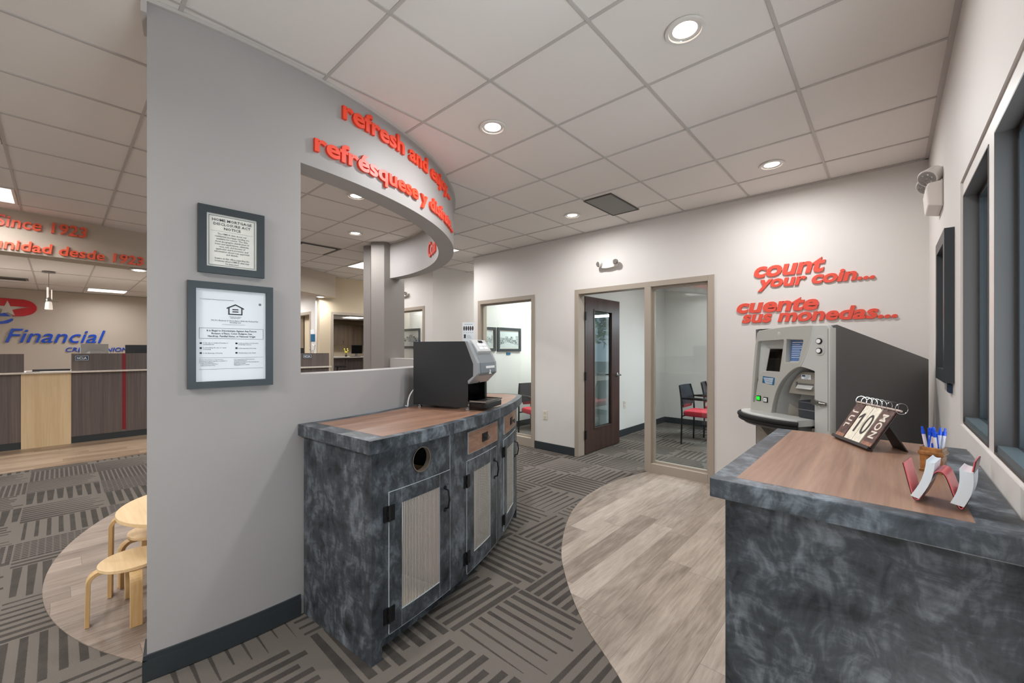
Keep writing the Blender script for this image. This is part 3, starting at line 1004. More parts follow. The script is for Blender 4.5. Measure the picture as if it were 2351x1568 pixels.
def troffer(label, x0, y0, z=CZ, w=0.586, d=0.586, watts=P_TROFFER, col=WARM, group='lay-in troffers'):
    x0 += 0.012
    y0 += 0.012
    t = thing('troffer', label, 'ceiling light', (x0 + w / 2, y0 + d / 2, z), 0, group)
    f = MB()
    for a in ((-w / 2, w / 2, -d / 2, -d / 2 + 0.02), (-w / 2, w / 2, d / 2 - 0.02, d / 2), (-w / 2, -w / 2 + 0.02, -d / 2 + 0.02, d / 2 - 0.02), (w / 2 - 0.02, w / 2, -d / 2 + 0.02, d / 2 - 0.02)):
        f.box(*a, -0.003, 0.008)
    obj('frame', f, M['trim_white'], t, local=True)
    obj('diffuser', MB().box(-w / 2 + 0.02, w / 2 - 0.02, -d / 2 + 0.02, d / 2 - 0.02, 0.001, 0.006), M['lens_troffer'], t, local=True)
    if watts:
        area('troffer_lamp', (x0 + w / 2, y0 + d / 2, z - 0.012), w * 0.9, d * 0.9, watts, col, spread=R(165))
    return t
GX = lambda k: -0.37 - 0.61 * k
GY = lambda k: 1.576 + 0.61 * k
troffer('bright troffer nearest the grey wall edge over the waiting area', GX(7), GY(-4), watts=20)
troffer('bright troffer close to the beige bulkhead', GX(10), GY(-4), watts=20)
troffer('troffer glimpsed past the edge of the grey column', GX(11), GY(3), watts=17)
troffer('troffer at the mouth of the side hall beyond the ring beam', GX(8), GY(3), watts=20)
troffer('unseen troffer added over the tellers to brighten the white wall', -9.5, 2.3, TZ, 0.586, 0.586, 34)  # out of sight, added to brighten the white wall beyond the tellers
troffer('troffer over the tellers in front of the blue lettering', -11.96, 0.372, TZ, 0.586, 0.586, 15)
troffer('troffer behind the teller bulkhead out of view', GX(15), -1.5, TZ, 0.586, 0.586, 60)
for lab, kx, ky, wt in (('unseen fill troffer added over the middle of the lobby behind the viewer', 2, -6, 84), ('unseen fill troffer added over the lobby behind the round wall', 6, -7, 36)):  # both out of sight, added as fill light for the lobby
    troffer(lab, GX(kx), GY(ky), watts=wt)
troffer('added troffer standing in for daylight in the office nearest the round wall', -4.3, 5.6, watts=P_OFFICE, col=COOL, group='office troffers')  # added ceiling lamp in place of window daylight
troffer('added troffer standing in for daylight in the office with the open door', -1.7, 5.6, watts=42, col=COOL, group='office troffers')  # likewise added, supplements the daylight of this office
troffer('troffer inside the hall office with the town picture', -7.0, 4.62, d=0.30, watts=26, col=COOL, group='office troffers')
troffer('near troffer inside the work room', -11.4, 5.2, 2.40, watts=22, group='office troffers')
troffer('far troffer inside the work room', -13.6, 6.4, 2.40, watts=22, group='office troffers')
troffer('unseen troffer added deep in the side hall beside the back wall end', -5.72, 5.75, watts=15, group='office troffers')  # hidden from view, added to light the side hall wall
struct('ceiling_low', MB().box(-14.8, -8.42, 3.7, 8.9, 2.42, 2.47), M['ceil'], 'lower ceiling of the work room', 'ceiling')

t = thing('ceiling_vent', 'grey square supply vent in the ceiling before the office door', 'vent', (-2.06, 3.765, CZ), 0)
m = MB().box(-0.145, 0.145, -0.29, 0.29, -0.002, 0.008)
obj('face_plate', m, M['vent'], t, local=True)
m = MB()
for (a0, a1, b0, b1) in ((-0.15, 0.15, -0.295, -0.285), (-0.15, 0.15, 0.285, 0.295), (-0.15, -0.14, -0.285, 0.285), (0.14, 0.15, -0.285, 0.285)):
    m.box(a0, a1, b0, b1, -0.006, 0.006)
obj('frame', m, M['dvent'], t, local=True)
t = thing('return_vent', 'recessed return vent in the ceiling seen through the round wall opening', 'vent', (GX(9.5), GY(1.5), CZ), 0)
m = MB()
for (a0, a1, b0, b1) in ((-0.29, 0.29, -0.29, -0.25), (-0.29, 0.29, 0.25, 0.29), (-0.29, -0.25, -0.25, 0.25), (0.25, 0.29, -0.25, 0.25)):
    m.box(a0, a1, b0, b1, -0.002, 0.03)
obj('frame', m, M['dvent'], t, local=True)
obj('drop_panel', MB().box(-0.23, 0.23, -0.23, 0.23, -0.012, -0.004), M['ceil'], t, local=True)
obj('back_pan', MB().box(-0.25, 0.25, -0.25, 0.25, 0.0, 0.004), M['dark'], t, local=True)
t = thing('slot_vent', 'long slot vent in the ceiling over the tellers', 'vent', (-10.75, -0.66, TZ), 0)
obj('frame', MB().box(-0.16, 0.16, -0.5, 0.33, -0.006, 0.004), M['vent'], t, local=True)
m = MB()
for k in range(5):
    m.box(-0.13 + 0.056 * k, -0.10 + 0.056 * k, -0.47, 0.30, -0.012, -0.006)
obj('louver', m, M['dvent'], t, local=True)

t = thing('pendant_lamp', 'small glass pendant lamp hanging over the teller counter', 'pendant lamp', (-9.394, -0.089, 1.97), 0)
obj('canopy', MB().lathe([(0.02, 0.549), (0.072, 0.554), (0.072, 0.568), (0.02, 0.57)], n=32), M['nickel'], t, True, local=True)
obj('cord', MB().cyl((0, 0, 0.33), (0, 0, 0.55), 0.003, n=8), M['vent'], t, local=True)
obj('stem', MB().cyl((0, -0.010, 0.17), (0, -0.010, 0.335), 0.011, n=14).cyl((0, 0.030, 0.15), (0, 0.030, 0.30), 0.007, n=10), M['lens_pendant'], t, True, local=True)
obj('socket', MB().lathe([(0.016, 0.12), (0.034, 0.125), (0.034, 0.15), (0.014, 0.18)], n=24).box(-0.012, 0.012, 0.02, 0.10, 0.118, 0.126), M['nickel'], t, True, local=True)
obj('shade', MB().lathe([(0.036, 0.0), (0.042, 0.004), (0.036, 0.09), (0.030, 0.115), (0.016, 0.12)], n=28), M['lens_pendant'], t, True, local=True)

# ------------------------------------------------------------------ lettering
def on_round(s0, zb):
    return lambda x, y, z: (CC[0] + (RR + z) * math.cos((s0 + x) / RR), CC[1] + (RR + z) * math.sin((s0 + x) / RR), zb + y)
def base_round(s0, zb):
    return on_round(s0, zb)(0, 0, 0)
lettering('wall_lettering', 'upper red line on the round wall reading refresh and enjoy', 'refresh and enjoy...', 1.365, 0, on_round(0.428, 2.680), M['red'], 0.146, 0.018, 0.028, 0.0, 'red lettering of the round wall', base_round(0.428, 2.69))
lettering('wall_lettering', 'lower red line on the round wall reading refrésquese y disfrute', 'refrésquese y disfrute...', 1.67, 0, on_round(0.263, 2.432), M['red'], 0.136, 0.018, 0.028, 0.0, 'red lettering of the round wall', base_round(0.263, 2.442))
def on_ring_in(th, zb):
    return lambda x, y, z: (CC[0] + (RIN - z) * math.cos(R(th) - x / RIN), CC[1] + (RIN - z) * math.sin(R(th) - x / RIN), zb + y)
lettering('wall_lettering', 'short red lettering on the inner face of the ring beam', 'Com', 0.40, 0, on_ring_in(69.5, 2.44), M['red2'], 0.24, 0.018, 0.02, 0.0, None, on_ring_in(69.5, 2.44)(0, 0, 0))
def on_back(x0, zb, y=YB):
    return lambda x, y_, z: (x0 + x, y - z, zb + y_)
for lab, s, x0, x1, zb, size in (('red word count, topmost over the coin machine', 'count', -0.950, -0.415, 2.053, 0.178),
                                 ('red line reading your coin under the word count', 'your coin...', -0.905, -0.078, 1.952, 0.134),
                                 ('red word cuente above the line sus monedas', 'cuente', -1.098, -0.455, 1.726, 0.164),
                                 ('lowest red line reading sus monedas just above the coin machine', 'sus monedas...', -1.045, 0.055, 1.629, 0.140)):
    lettering('wall_lettering', lab, s, x1 - x0, 0, on_back(x0, zb), M['red2'], size * 1.09, 0.014, 0.036, 0.25, 'red lettering of the coin machine', (x0, YB, zb))
def on_beam(y0, zb):
    th0 = math.asin((y0 - BC[1]) / BR)
    return lambda x, y, z: (BC[0] + (BR + z) * math.cos(th0 + x / BR), BC[1] + (BR + z) * math.sin(th0 + x / BR), zb + y)
lettering('wall_lettering', 'upper orange line on the bulkhead reading Since 1923', 'Since 1923', 0.655, 0, on_beam(-0.435, 2.648), M['orange'], 0.165, 0.025, 0.014, 0.12, 'orange lettering of the bulkhead', on_beam(-0.435, 2.648)(0, 0, 0))
lettering('wall_lettering', 'lower orange line on the bulkhead reading comunidad desde 1923', 'comunidad desde 1923', 1.46, 0, on_beam(-0.735, 2.415), M['orange'], 0.150, 0.025, 0.014, 0.12, 'orange lettering of the bulkhead', on_beam(-0.735, 2.415)(0, 0, 0))
def on_teller(y0, zb, x=-12.5):
    return lambda a, b, z: (x + z, y0 + a, zb + b)
lettering('wall_lettering', 'large blue word Financial on the wall behind the tellers', 'Financial', 1.29, 0, on_teller(-0.675, 1.500), M['logo_blue'], 0.385, 0.03, 0.004, 0.30, 'blue lettering behind the tellers', (-12.5, -0.675, 1.5))
lettering('wall_lettering', 'small blue line reading CREDIT UNION behind the monitors', 'CREDIT UNION', 0.93, 0, on_teller(0.105, 1.315), M['logo_blue'], 0.125, 0.02, 0.003, 0.25, 'blue lettering behind the tellers', (-12.5, 0.105, 1.315))
# emblem: red ribbon with a star cut out, blue wave beneath
t = thing('wall_emblem', 'red ribbon emblem with a pale star and blue wave', 'emblem', (-12.5, -0.7, 1.85), 0)
def emb(me, name, mat):
    for v in me.vertices:
        v.co = Vector((-12.5 + v.co.z, v.co.x, v.co.y))
    link_mesh(name, me, mat, t)
rib = [(-1.6, 2.345), (-0.75, 2.345), (-0.48, 2.335)] + [(-0.48 + 0.205 * math.sin(R(a)), 2.175 + 0.16 * math.cos(R(a))) for a in range(10, 160, 10)] + [(-0.45, 2.012), (-0.578, 2.0)]
rib += [(-0.605, 2.118), (-0.45, 2.168), (-0.365, 2.190), (-0.45, 2.192), (-0.56, 2.196), (-1.6, 2.20)]
emb(plate(rib, [], 0.03), 'ribbon', M['logo_red'])
wave = [(-1.6, 1.99), (-1.2, 1.93), (-0.9, 1.89), (-0.7, 1.90), (-0.60, 1.955), (-0.575, 1.955), (-0.58, 1.92), (-0.64, 1.865), (-0.78, 1.838), (-1.0, 1.85), (-1.6, 1.92)]
emb(plate(wave, [], 0.03), 'wave', M['logo_blue'])
emb(plate([(-0.84, 1.998), (-0.68, 2.064), (-0.604, 1.998)], [], 0.036), 'peak', M['logo_blue'])
star = [(-0.645 + (0.158 if k % 2 == 0 else 0.062) * math.sin(2 * PI * k / 10), 2.140 + (0.158 if k % 2 == 0 else 0.062) * math.cos(2 * PI * k / 10)) for k in range(10)]
emb(plate(star, [], 0.034), 'star', plain('emblem_star_beige', (206, 196, 184), 0.5))

# ------------------------------------------------------------------ curved beverage counter
DEG = 180 / PI
RF = 3.19                                   # front of the carcasses
th = lambda s: math.degrees(s / RF)
ZB, ZT = 0.932, 0.990
S0, S1, S2, S3 = 0.262, 0.766, 1.418, 2.015
def carcass(s0, s1, openings, first=False, last=False):
    """hollow curved cabinet: sides, bottom, back and a face frame with the openings (s0,s1,z0,z1) left free"""
    m = MB()
    a, b = th(s0), th(s1)
    m.arc(CC, RR + 0.004, RF, a, a + 0.32, 0 if first else 0.09, ZB, 2)
    m.arc(CC, RR + 0.004, RF, b - 0.32, b, 0 if last else 0.09, ZB, 2)
    m.arc(CC, RR + 0.004, RR + 0.02, a + 0.32, b - 0.32, 0.0, ZB, 12)
    m.arc(CC, RR + 0.02, RF - 0.02, a + 0.32, b - 0.32, 0.09, 0.108, 12)
    m.arc(CC, RR + 0.02, RF - 0.07, a + 0.32, b - 0.32, 0.0, 0.09, 12)
    m.arc(CC, RR + 0.02, RF - 0.02, a + 0.32, b - 0.32, ZB - 0.018, ZB, 12)
    # face frame
    zs = sorted(openings, key=lambda o: o[2])
    o0, o1 = openings[0][0], openings[0][1]
    m.arc(CC, RF - 0.02, RF, a + 0.32, th(o0), 0.09, ZB - 0.0, 6)
    m.arc(CC, RF - 0.02, RF, th(o1), b - 0.32, 0.09, ZB - 0.0, 6)
    z = 0.09
    for o in zs:
        m.arc(CC, RF - 0.02, RF, th(o0), th(o1), z, o[2], 10)
        z = o[3]
    m.arc(CC, RF - 0.02, RF, th(o0), th(o1), z, ZB, 10)
    return m
def arcs(s0, s1, r0, r1, z0, z1, n=8):
    return MB().arc(CC, r0, r1, th(s0), th(s1), z0, z1, n)
def cpt(s, r, z):
    return (CC[0] + r * math.cos(s / RF), CC[1] + r * math.sin(s / RF), z)
def cabinet_door(t, s0, s1, z0, z1, m0, m1, mz0, mz1, hinges, handle):
    d = MB()
    r0, r1 = RF + 0.0005, RF + 0.005
    for q in ((s0, m0, z0, z1), (m1, s1, z0, z1), (m0, m1, z0, mz0), (m0, m1, mz1, z1)):
        d.arc(CC, r0, r1, th(q[0]), th(q[1]), q[2], q[3], 5)
    door = obj('door', d, M['slate'], t)
    e = MB()
    w = 0.0010
    for q in ((s0 - w, s0, z0, z1), (s1, s1 + w, z0, z1), (s0, s1, z0 - w, z0), (s0, s1, z1, z1 + w), (m0 - w / 3, m0 + w / 3, z0, z1), (m1 - w / 3, m1 + w / 3, z0, z1),
              (m0, m1, mz0 - w, mz0 + w)):
        e.arc(CC, RF + 0.0002, r1 + 0.0005, th(q[0]), th(q[1]), q[2], q[3], 5)
    obj('edge_band', e, M['edge'], door)
    sc = MB()
    n = 8
    for k in range(n):
        a, b = m0 + (m1 - m0) * k / n, m0 + (m1 - m0) * (k + 1) / n
        sc.add([cpt(a, RF + 0.002, mz0), cpt(b, RF + 0.002, mz0), cpt(b, RF + 0.002, mz1), cpt(a, RF + 0.002, mz1)], [(0, 1, 2, 3)],
               [[(a - m0, mz0), (b - m0, mz0), (b - m0, mz1), (a - m0, mz1)]])
    # the screen carries metre UVs for its weave
    obj('mesh_screen', sc, M['screen'], door)
    for hz in hinges:
        h = MB()
        sh = s0 - 0.002
        h.arc(CC, RF + 0.0005, RF + 0.006, th(sh - 0.026), th(sh - 0.004), hz - 0.035, hz + 0.035, 2)
        h.arc(CC, r1, r1 + 0.005, th(sh + 0.006), th(sh + 0.03), hz - 0.035, hz + 0.035, 2)
        h.tube([cpt(sh, RF + 0.009, hz - 0.035), cpt(sh, RF + 0.009, hz + 0.035)], 0.006, 10)
        h.arc(CC, RF + 0.004, RF + 0.010, th(sh - 0.012), th(sh + 0.012), hz - 0.012, hz + 0.012, 2)
        obj('hinge', h, M['iron'], door, True)
    hs, hz = handle
    h = MB()
    h.tube([cpt(hs, r1, hz + 0.052), cpt(hs, r1 + 0.022, hz + 0.046), cpt(hs, r1 + 0.03, hz), cpt(hs, r1 + 0.022, hz - 0.046), cpt(hs, r1, hz - 0.052)], 0.0048, 10)
    for dz in (-0.058, 0.058):
        h.tube([cpt(hs, r1, hz + dz), cpt(hs, r1 + 0.006, hz + dz)], [0.011, 0.009], 14)
    obj('handle', h, M['iron'], door, True)
    return door
def drawer(t, s0, s1, z0, z1):
    d = obj('drawer', arcs(s0, s1, RF + 0.0005, RF + 0.006, z0, z1), M['inlay'], t)
    e = MB()
    w = 0.0012
    for q in ((s0 - w, s0, z0, z1), (s1, s1 + w, z0, z1), (s0, s1, z0 - w, z0), (s0, s1, z1, z1 + w)):
        e.arc(CC, RF + 0.0002, RF + 0.0065, th(q[0]), th(q[1]), q[2], q[3], 5)
    obj('edge_band', e, M['edge'], d)
    sm, zm = (s0 + s1) / 2, (z0 + z1) / 2
    k = MB()
    k.arc(CC, RF + 0.006, RF + 0.009, th(sm - 0.038), th(sm + 0.038), zm - 0.026, zm + 0.026, 2)
    obj('pull_plate', k, M['iron'], d)
    k = MB()
    c = Vector(cpt(sm, RF + 0.009, zm))
    nrm = (Vector(cpt(sm, RF + 1, zm)) - Vector(cpt(sm, RF, zm))).normalized()
    k.tube([c, c + nrm * 0.012, c + nrm * 0.016, c + nrm * 0.026, c + nrm * 0.030], [0.007, 0.007, 0.015, 0.016, 0.006], 18)
    obj('knob', k, M['nickel'], d, True)

bx = cpt(0.5, RF, 0)
# unit with the round waste hole
t1c = thing('base_cabinet', 'dark slate cabinet unit with a round waste hole, nearest the viewer', 'cabinet', (bx[0], bx[1], 0), 0, 'curved counter cabinets')
D1 = (0.349, 0.760, 0.098, 0.734)
M1 = (0.420, 0.676, 0.177, 0.668)
body = carcass(S0, S1, [(M1[0] - 0.03, M1[1] + 0.03, M1[2] - 0.02, M1[3] + 0.02)], first=True)
# the opening's upper panel carries the hole: replace by a plate with a round cut-out
HS, HZ, HR = 0.549, 0.839, 0.060
def curved_plate_with_hole(s0, s1, z0, z1, hs, hz, hr, r0, r1):
    hole = [(hs + hr * math.cos(2 * PI * k / 40), hz + hr * math.sin(2 * PI * k / 40)) for k in range(40)]
    nx = 20
    outl = [(s0 + (s1 - s0) * k / nx, z0) for k in range(nx + 1)] + [(s1 - (s1 - s0) * k / nx, z1) for k in range(nx + 1)]
    me = plate(outl, [hole], r1 - r0)
    for v in me.vertices:
        v.co = Vector(cpt(v.co.x, (r0 + r1) / 2 + v.co.z, v.co.y))
    return me
m = MB()
a, b = th(S0), th(S1)
m.arc(CC, RR + 0.004, RF, a, a + 0.36, 0, ZB, 2)                       # end panel down to the floor
m.arc(CC, RF - 0.02, RF, a + 0.36, th(S0 + 0.052), 0, ZB, 2)           # corner post
m.arc(CC, RR + 0.004, RF, b - 0.3, b, 0.09, ZB, 2)
m.arc(CC, RR + 0.004, RR + 0.02, a + 0.36, b - 0.3, 0.0, ZB, 12)
m.arc(CC, RR + 0.02, RF - 0.02, a + 0.36, b - 0.3, 0.09, 0.108, 12)
m.arc(CC, RR + 0.02, RF - 0.07, a + 0.36, b - 0.3, 0.0, 0.09, 12)
m.arc(CC, RF - 0.02, RF, th(S0 + 0.052), b - 0.3, 0.09, M1[2] - 0.02, 10)
m.arc(CC, RF - 0.02, RF, th(S0 + 0.052), th(M1[0] - 0.03), M1[2] - 0.02, 0.742, 4)
m.arc(CC, RF - 0.02, RF, th(M1[1] + 0.03), b - 0.3, M1[2] - 0.02, 0.742, 4)
m.arc(CC, RF - 0.02, RF, th(M1[0] - 0.03), th(M1[1] + 0.03), M1[3] + 0.02, 0.742, 8)
obj('carcass', m, M['slate'], t1c)
hp_ = MB()
sa, sb, sq = S0 + 0.052, S1 - 0.004, 0.07
for q in ((sa, HS - sq, 0.7425, ZB), (HS + sq, sb, 0.7425, ZB), (HS - sq, HS + sq, 0.7425, HZ - sq), (HS - sq, HS + sq, HZ + sq, ZB)):
    hp_.arc(CC, RF - 0.02, RF, th(q[0]), th(q[1]), q[2], q[3], 8)
fp = curved_plate_with_hole(HS - sq, HS + sq, HZ - sq, HZ + sq, HS, HZ, HR, RF - 0.02, RF)
hp_.add([tuple(v.co) for v in fp.vertices], [list(p.vertices) for p in fp.polygons])
bpy.data.meshes.remove(fp)
obj('hole_panel', hp_, M['slate'], t1c)
c0, c1 = Vector(cpt(HS, RF - 0.022, HZ)), Vector(cpt(HS, RF + 0.001, HZ))
rings = []
nrm = (c1 - c0).normalized()
sx = Vector((-nrm.y, nrm.x, 0))
def ringp(c, r, n=40):
    return [c + sx * r * math.cos(2 * PI * k / n) + Vector((0, 0, 1)) * r * math.sin(2 * PI * k / n) for k in range(n)]
obj('hole_liner', MB().profile([ringp(c1, 0.0602), ringp(c1 + nrm * 0.002, 0.0612), ringp(c1 + nrm * 0.002, 0.057), ringp(c0, 0.056), ringp(c0, 0.060)], True, False), plain('hole_liner', (118, 106, 92), 0.5), t1c, True)
obj('liner', arcs(S0 + 0.04, S1 - 0.03, RR + 0.021, RF - 0.03, 0.1085, 0.112).arc(CC, RR + 0.03, RF - 0.03, th(S1 - 0.035), th(S1 - 0.03), 0.112, 0.74, 2).arc(CC, RR + 0.0205, RR + 0.026, th(S0 + 0.04), th(S1 - 0.035), 0.112, 0.74, 8), plain('cabinet_lining', (176, 150, 122), 0.6), t1c)
obj('end_line', MB().arc(CC, RF - 0.001, RF + 0.0012, th(S1 - 0.0015), th(S1 + 0.0008), 0.09, ZB, 1), M['edge'], t1c)
cabinet_door(t1c, *D1, *M1, (0.640, 0.185), (0.718, 0.595))
# waste bin seen through the screen
tb = thing('waste_bin', 'white waste bin behind the screen of the cabinet with the hole', 'bin', cpt(0.50, RF - 0.30, 0.113), math.atan2(*(lambda p: (p[1] - CC[1], p[0] - CC[0]))(cpt(0.545, RF, 0))))
o = obj('bin_body', MB().profile([[(x * k, y * k, z) for x, y in ((-0.16, -0.115), (0.16, -0.115), (0.16, 0.06), (-0.16, 0.06))] for k, z in ((0.90, 0.0), (1.0, 0.60))], True, False).box(-0.137, 0.137, -0.10, 0.05, 0.0, 0.004), M['white'], tb, local=True)
o.modifiers.new('t', 'SOLIDIFY').thickness = 0.004
obj('rim', MB().box(-0.168, 0.168, -0.123, -0.113, 0.59, 0.605).box(-0.168, 0.168, 0.057, 0.067, 0.59, 0.605).box(-0.168, -0.158, -0.113, 0.057, 0.59, 0.605).box(0.158, 0.168, -0.113, 0.057, 0.59, 0.605), M['white'], tb, local=True)

t2c = thing('base_cabinet', 'dark slate middle cabinet unit with one drawer over its screen door', 'cabinet', (*cpt(1.1, RF, 0)[:2], 0), 0, 'curved counter cabinets')
obj('carcass', carcass(S1 + 0.002, S2, [(0.985, 1.245, 0.17, 0.69), (0.985, 1.245, 0.80, 0.88)]), M['slate'], t2c)
drawer(t2c, 0.938, 1.346, 0.776, 0.899)
cabinet_door(t2c, 0.924, 1.334, 0.098, 0.738, 1.003, 1.226, 0.192, 0.660, (0.625, 0.19), (1.292, 0.60))
obj('liner', arcs(S1 + 0.03, S2 - 0.03, RF - 0.16, RF - 0.15, 0.11, 0.75), plain('cabinet_liner', (188, 180, 166), 0.6), t2c)
t3c = thing('base_cabinet', 'dark slate cabinet unit at the far end of the curved counter', 'cabinet', (*cpt(1.7, RF, 0)[:2], 0), 0, 'curved counter cabinets')
obj('carcass', carcass(S2 + 0.002, S3, [(1.56, 1.79, 0.17, 0.69), (1.56, 1.79, 0.80, 0.88)], last=True), M['slate'], t3c)
drawer(t3c, 1.494, 1.905, 0.780, 0.903)
cabinet_door(t3c, 1.488, 1.895, 0.110, 0.742, 1.566, 1.786, 0.20, 0.665, (0.66, 0.19), (1.852, 0.60))
obj('liner', arcs(S2 + 0.03, S3 - 0.03, RF - 0.16, RF - 0.15, 0.11, 0.75), M['white'], t3c)

# continuous worktop: square end by the viewer, rounded far end
ct = thing('worktop', 'curved slate edged worktop with a walnut inlay against the round wall', 'worktop', (*cpt(1.1, 2.9, 0)[:2], ZB), 0)
RO = 3.232
def top_outline(rin, rout, ta, tb, rad, n=50):
    o = [pol(rout, ta + (tb - ta) * k / n) for k in range(n + 1)]
    # round the far outer corner
    A = Vector(pol(rout, tb))
    rdir = Vector(pol(1, tb, (0, 0)))
    tdir = Vector((-rdir.y, rdir.x))
    c = A - rdir * rad
    for k in range(1, 13):
        a = PI / 2 * k / 12
        o.append(tuple(c + rdir * rad * math.cos(a) + tdir * rad * math.sin(a)))
    e = Vector(pol(rin, tb)) + tdir * rad
    o.append(tuple(e))
    o += [pol(rin, tb - (tb - ta) * k / n) for k in range(0, n + 1)]
    return o
TA, TB = 4.05, 36.4
obj('slab', MB().prism(top_outline(RR + 0.003, RO, TA, TB, 0.18), ZB, ZT), M['slate_lit'], ct)
obj('wood_inlay', MB().prism(top_outline(RR + 0.060, RO - 0.042, TA + 1.65, TB - 0.2, 0.14), ZT - 0.001, ZT + 0.0006), M['inlay'], ct)

# ------------------------------------------------------------------ second counter by the windows
rc = thing('base_cabinet', 'dark slate cabinet under the counter by the windows', 'cabinet', (-0.08, 1.87, 0), 0)
obj('carcass', MB().box(-0.372, XR - 0.012, 1.388, 2.33, 0.0, ZB), M['slate'], rc, bevel=0.002)
rt = thing('worktop', 'slate edged rectangular worktop with a walnut inlay by the windows', 'worktop', (-0.09, 1.85, ZB), 0)
obj('slab', MB().box(-0.400, XR - 0.004, 1.330, 2.372, ZB, ZT), M['slate_lit'], rt, bevel=0.003)
obj('wood_inlay', MB().box(-0.338, 0.145, 1.378, 2.365, ZT - 0.001, ZT + 0.0006), M['inlay'], rt)

# ------------------------------------------------------------------ drinks machine on the curved counter
cm = thing('drinks_machine', 'black and silver hot drinks machine on the curved counter', 'coffee machine', (-2.312, 1.604, ZT + 0.001), R(18.48))
side = [(-0.028, 0.018), (0.386, 0.018), (0.386, 0.186), (0.424, 0.215), (0.424, 0.292), (0.364, 0.434), (-0.028, 0.434)]
Wd = 0.262
def yext(pts, y0, y1):
    return MB().extr([(x, y0, z) for x, z in pts], (0, y1 - y0, 0))
m = yext(side, 0.0, 0.006)
m.extr([(x, Wd - 0.006, z) for x, z in side], (0, 0.006, 0))
m.box(-0.028, 0.364, 0.006, Wd - 0.006, 0.428, 0.434).box(-0.028, -0.022, 0.006, Wd - 0.006, 0.018, 0.428).box(-0.022, 0.30, 0.006, Wd - 0.006, 0.018, 0.026)
obj('casing', m, M['machine_black'], cm, local=True)
fas = [(0.364, 0.4345), (0.388, 0.433), (0.458, 0.300), (0.462, 0.232), (0.392, 0.164), (0.386, 0.176), (0.386, 0.187), (0.424, 0.216), (0.424, 0.292)]
obj('fascia', yext(fas, -0.001, Wd + 0.001), M['machine_silver'], cm, local=True, bevel=0.004)
inn = [(0.445, 0.328), (0.458, 0.300), (0.462, 0.232), (0.440, 0.211)]
ins = [(0.396, 0.4200), (0.4625, 0.298), (0.4665, 0.234), (0.450, 0.215), (0.44, 0.23), (0.44, 0.29)]
obj('front_panel', yext(ins, 0.030, Wd - 0.03), plain('machine_panel_grey', (124, 130, 135), 0.35, 0.35), cm, local=True, bevel=0.003)
kp = [(0.366, 0.436), (0.386, 0.446), (0.438, 0.372), (0.424, 0.345), (0.405, 0.38)]
kpo = obj('keypad', yext(kp, 0.045, Wd - 0.03), plain('keypad_silver', (196, 198, 198), 0.3, 0.3), cm, local=True, bevel=0.004)
def on_slope(t, y, d):
    """point on the keypad's top slope: t from its upper edge, y across, d above it"""
    a, b = Vector((0.386, 0, 0.446)), Vector((0.438, 0, 0.372))
    e = (b - a).normalized()
    n = Vector((-e.z, 0, e.x)) * -1
    if n.z < 0:
        n = -n
    p = a + e * t + n * d
    return (p.x, y, p.z)
def slope_quad(t0, t1, y0, y1, d0=-0.002, d1=0.002):
    q = MB()
    q.extr([on_slope(t0, y0, d0), on_slope(t1, y0, d0), on_slope(t1, y1, d0), on_slope(t0, y1, d0)], Vector(on_slope(0, 0, d1)) - Vector(on_slope(0, 0, d0)))
    return q
obj('display', slope_quad(0.008, 0.026, 0.12, 0.175), M['gloss_black'], kpo, local=True)
k = MB()
for i in range(2):
    for j in range(2):
        s = slope_quad(0.030 + 0.026 * i, 0.050 + 0.026 * i, 0.085 + 0.062 * j, 0.135 + 0.062 * j)
        k.add(s.v, s.f)
obj('button', k, M['white'], kpo, local=True)
obj('name_strip', MB().box(0.4655, 0.468, 0.095, 0.215, 0.262, 0.277), M['white'], cm, local=True)
obj('steam_mark', MB().extr([(0.4655, 0.150, 0.256), (0.4655, 0.162, 0.245), (0.4655, 0.158, 0.232), (0.4655, 0.178, 0.225), (0.4655, 0.135, 0.225), (0.4655, 0.148, 0.235)], (0.002, 0, 0)), M['white'], cm, local=True)
b = MB().box(0.30, 0.306, 0.006, Wd - 0.006, 0.018, 0.20).box(0.306, 0.386, Wd - 0.03, Wd - 0.006, 0.026, 0.19).box(0.306, 0.386, 0.006, Wd - 0.03, 0.19, 0.20)
obj('dispensing_bay', b, M['gloss_black'], cm, local=True)
obj('nozzle', MB().cyl((0.385, 0.13, 0.165), (0.385, 0.13, 0.195), 0.016, 0.022, 16), M['machine_black'], cm, True, local=True)
dt = obj('drip_tray', MB().box(0.388, 0.505, 0.012, Wd - 0.012, 0.012, 0.050), M['gloss_black'], cm, local=True, bevel=0.008)
g = MB()
for k in range(9):
    g.box(0.395, 0.498, 0.03 + 0.023 * k, 0.036 + 0.023 * k, 0.0505, 0.0535)
g.box(0.385, 0.507, 0.014, 0.020, 0.052, 0.062).box(0.385, 0.507, Wd - 0.02, Wd - 0.014, 0.052, 0.062).box(0.501, 0.507, 0.020, Wd - 0.02, 0.052, 0.062)
obj('grille', g, M['nickel'], dt, local=True)
for fx, fy in ((0.0, 0.03), (0.37, 0.03), (0.0, Wd - 0.03), (0.37, Wd - 0.03)):
    obj('foot', MB().lathe([(0.016, 0.0), (0.019, 0.002), (0.019, 0.007), (0.012, 0.010), (0.012, 0.019)], (fx, fy, 0), 20), M['chrome'], cm, True, local=True)
obj('power_cord', MB().tube(smooth([(-0.026, 0.02, 0.118), (-0.040, 0.012, 0.108), (-0.056, -0.002, 0.075), (-0.062, -0.012, 0.035), (-0.062, -0.016, 0.0065), (-0.085, -0.008, 0.0065)], 5), 0.0042, 8), M['white'], cm, True, local=True)
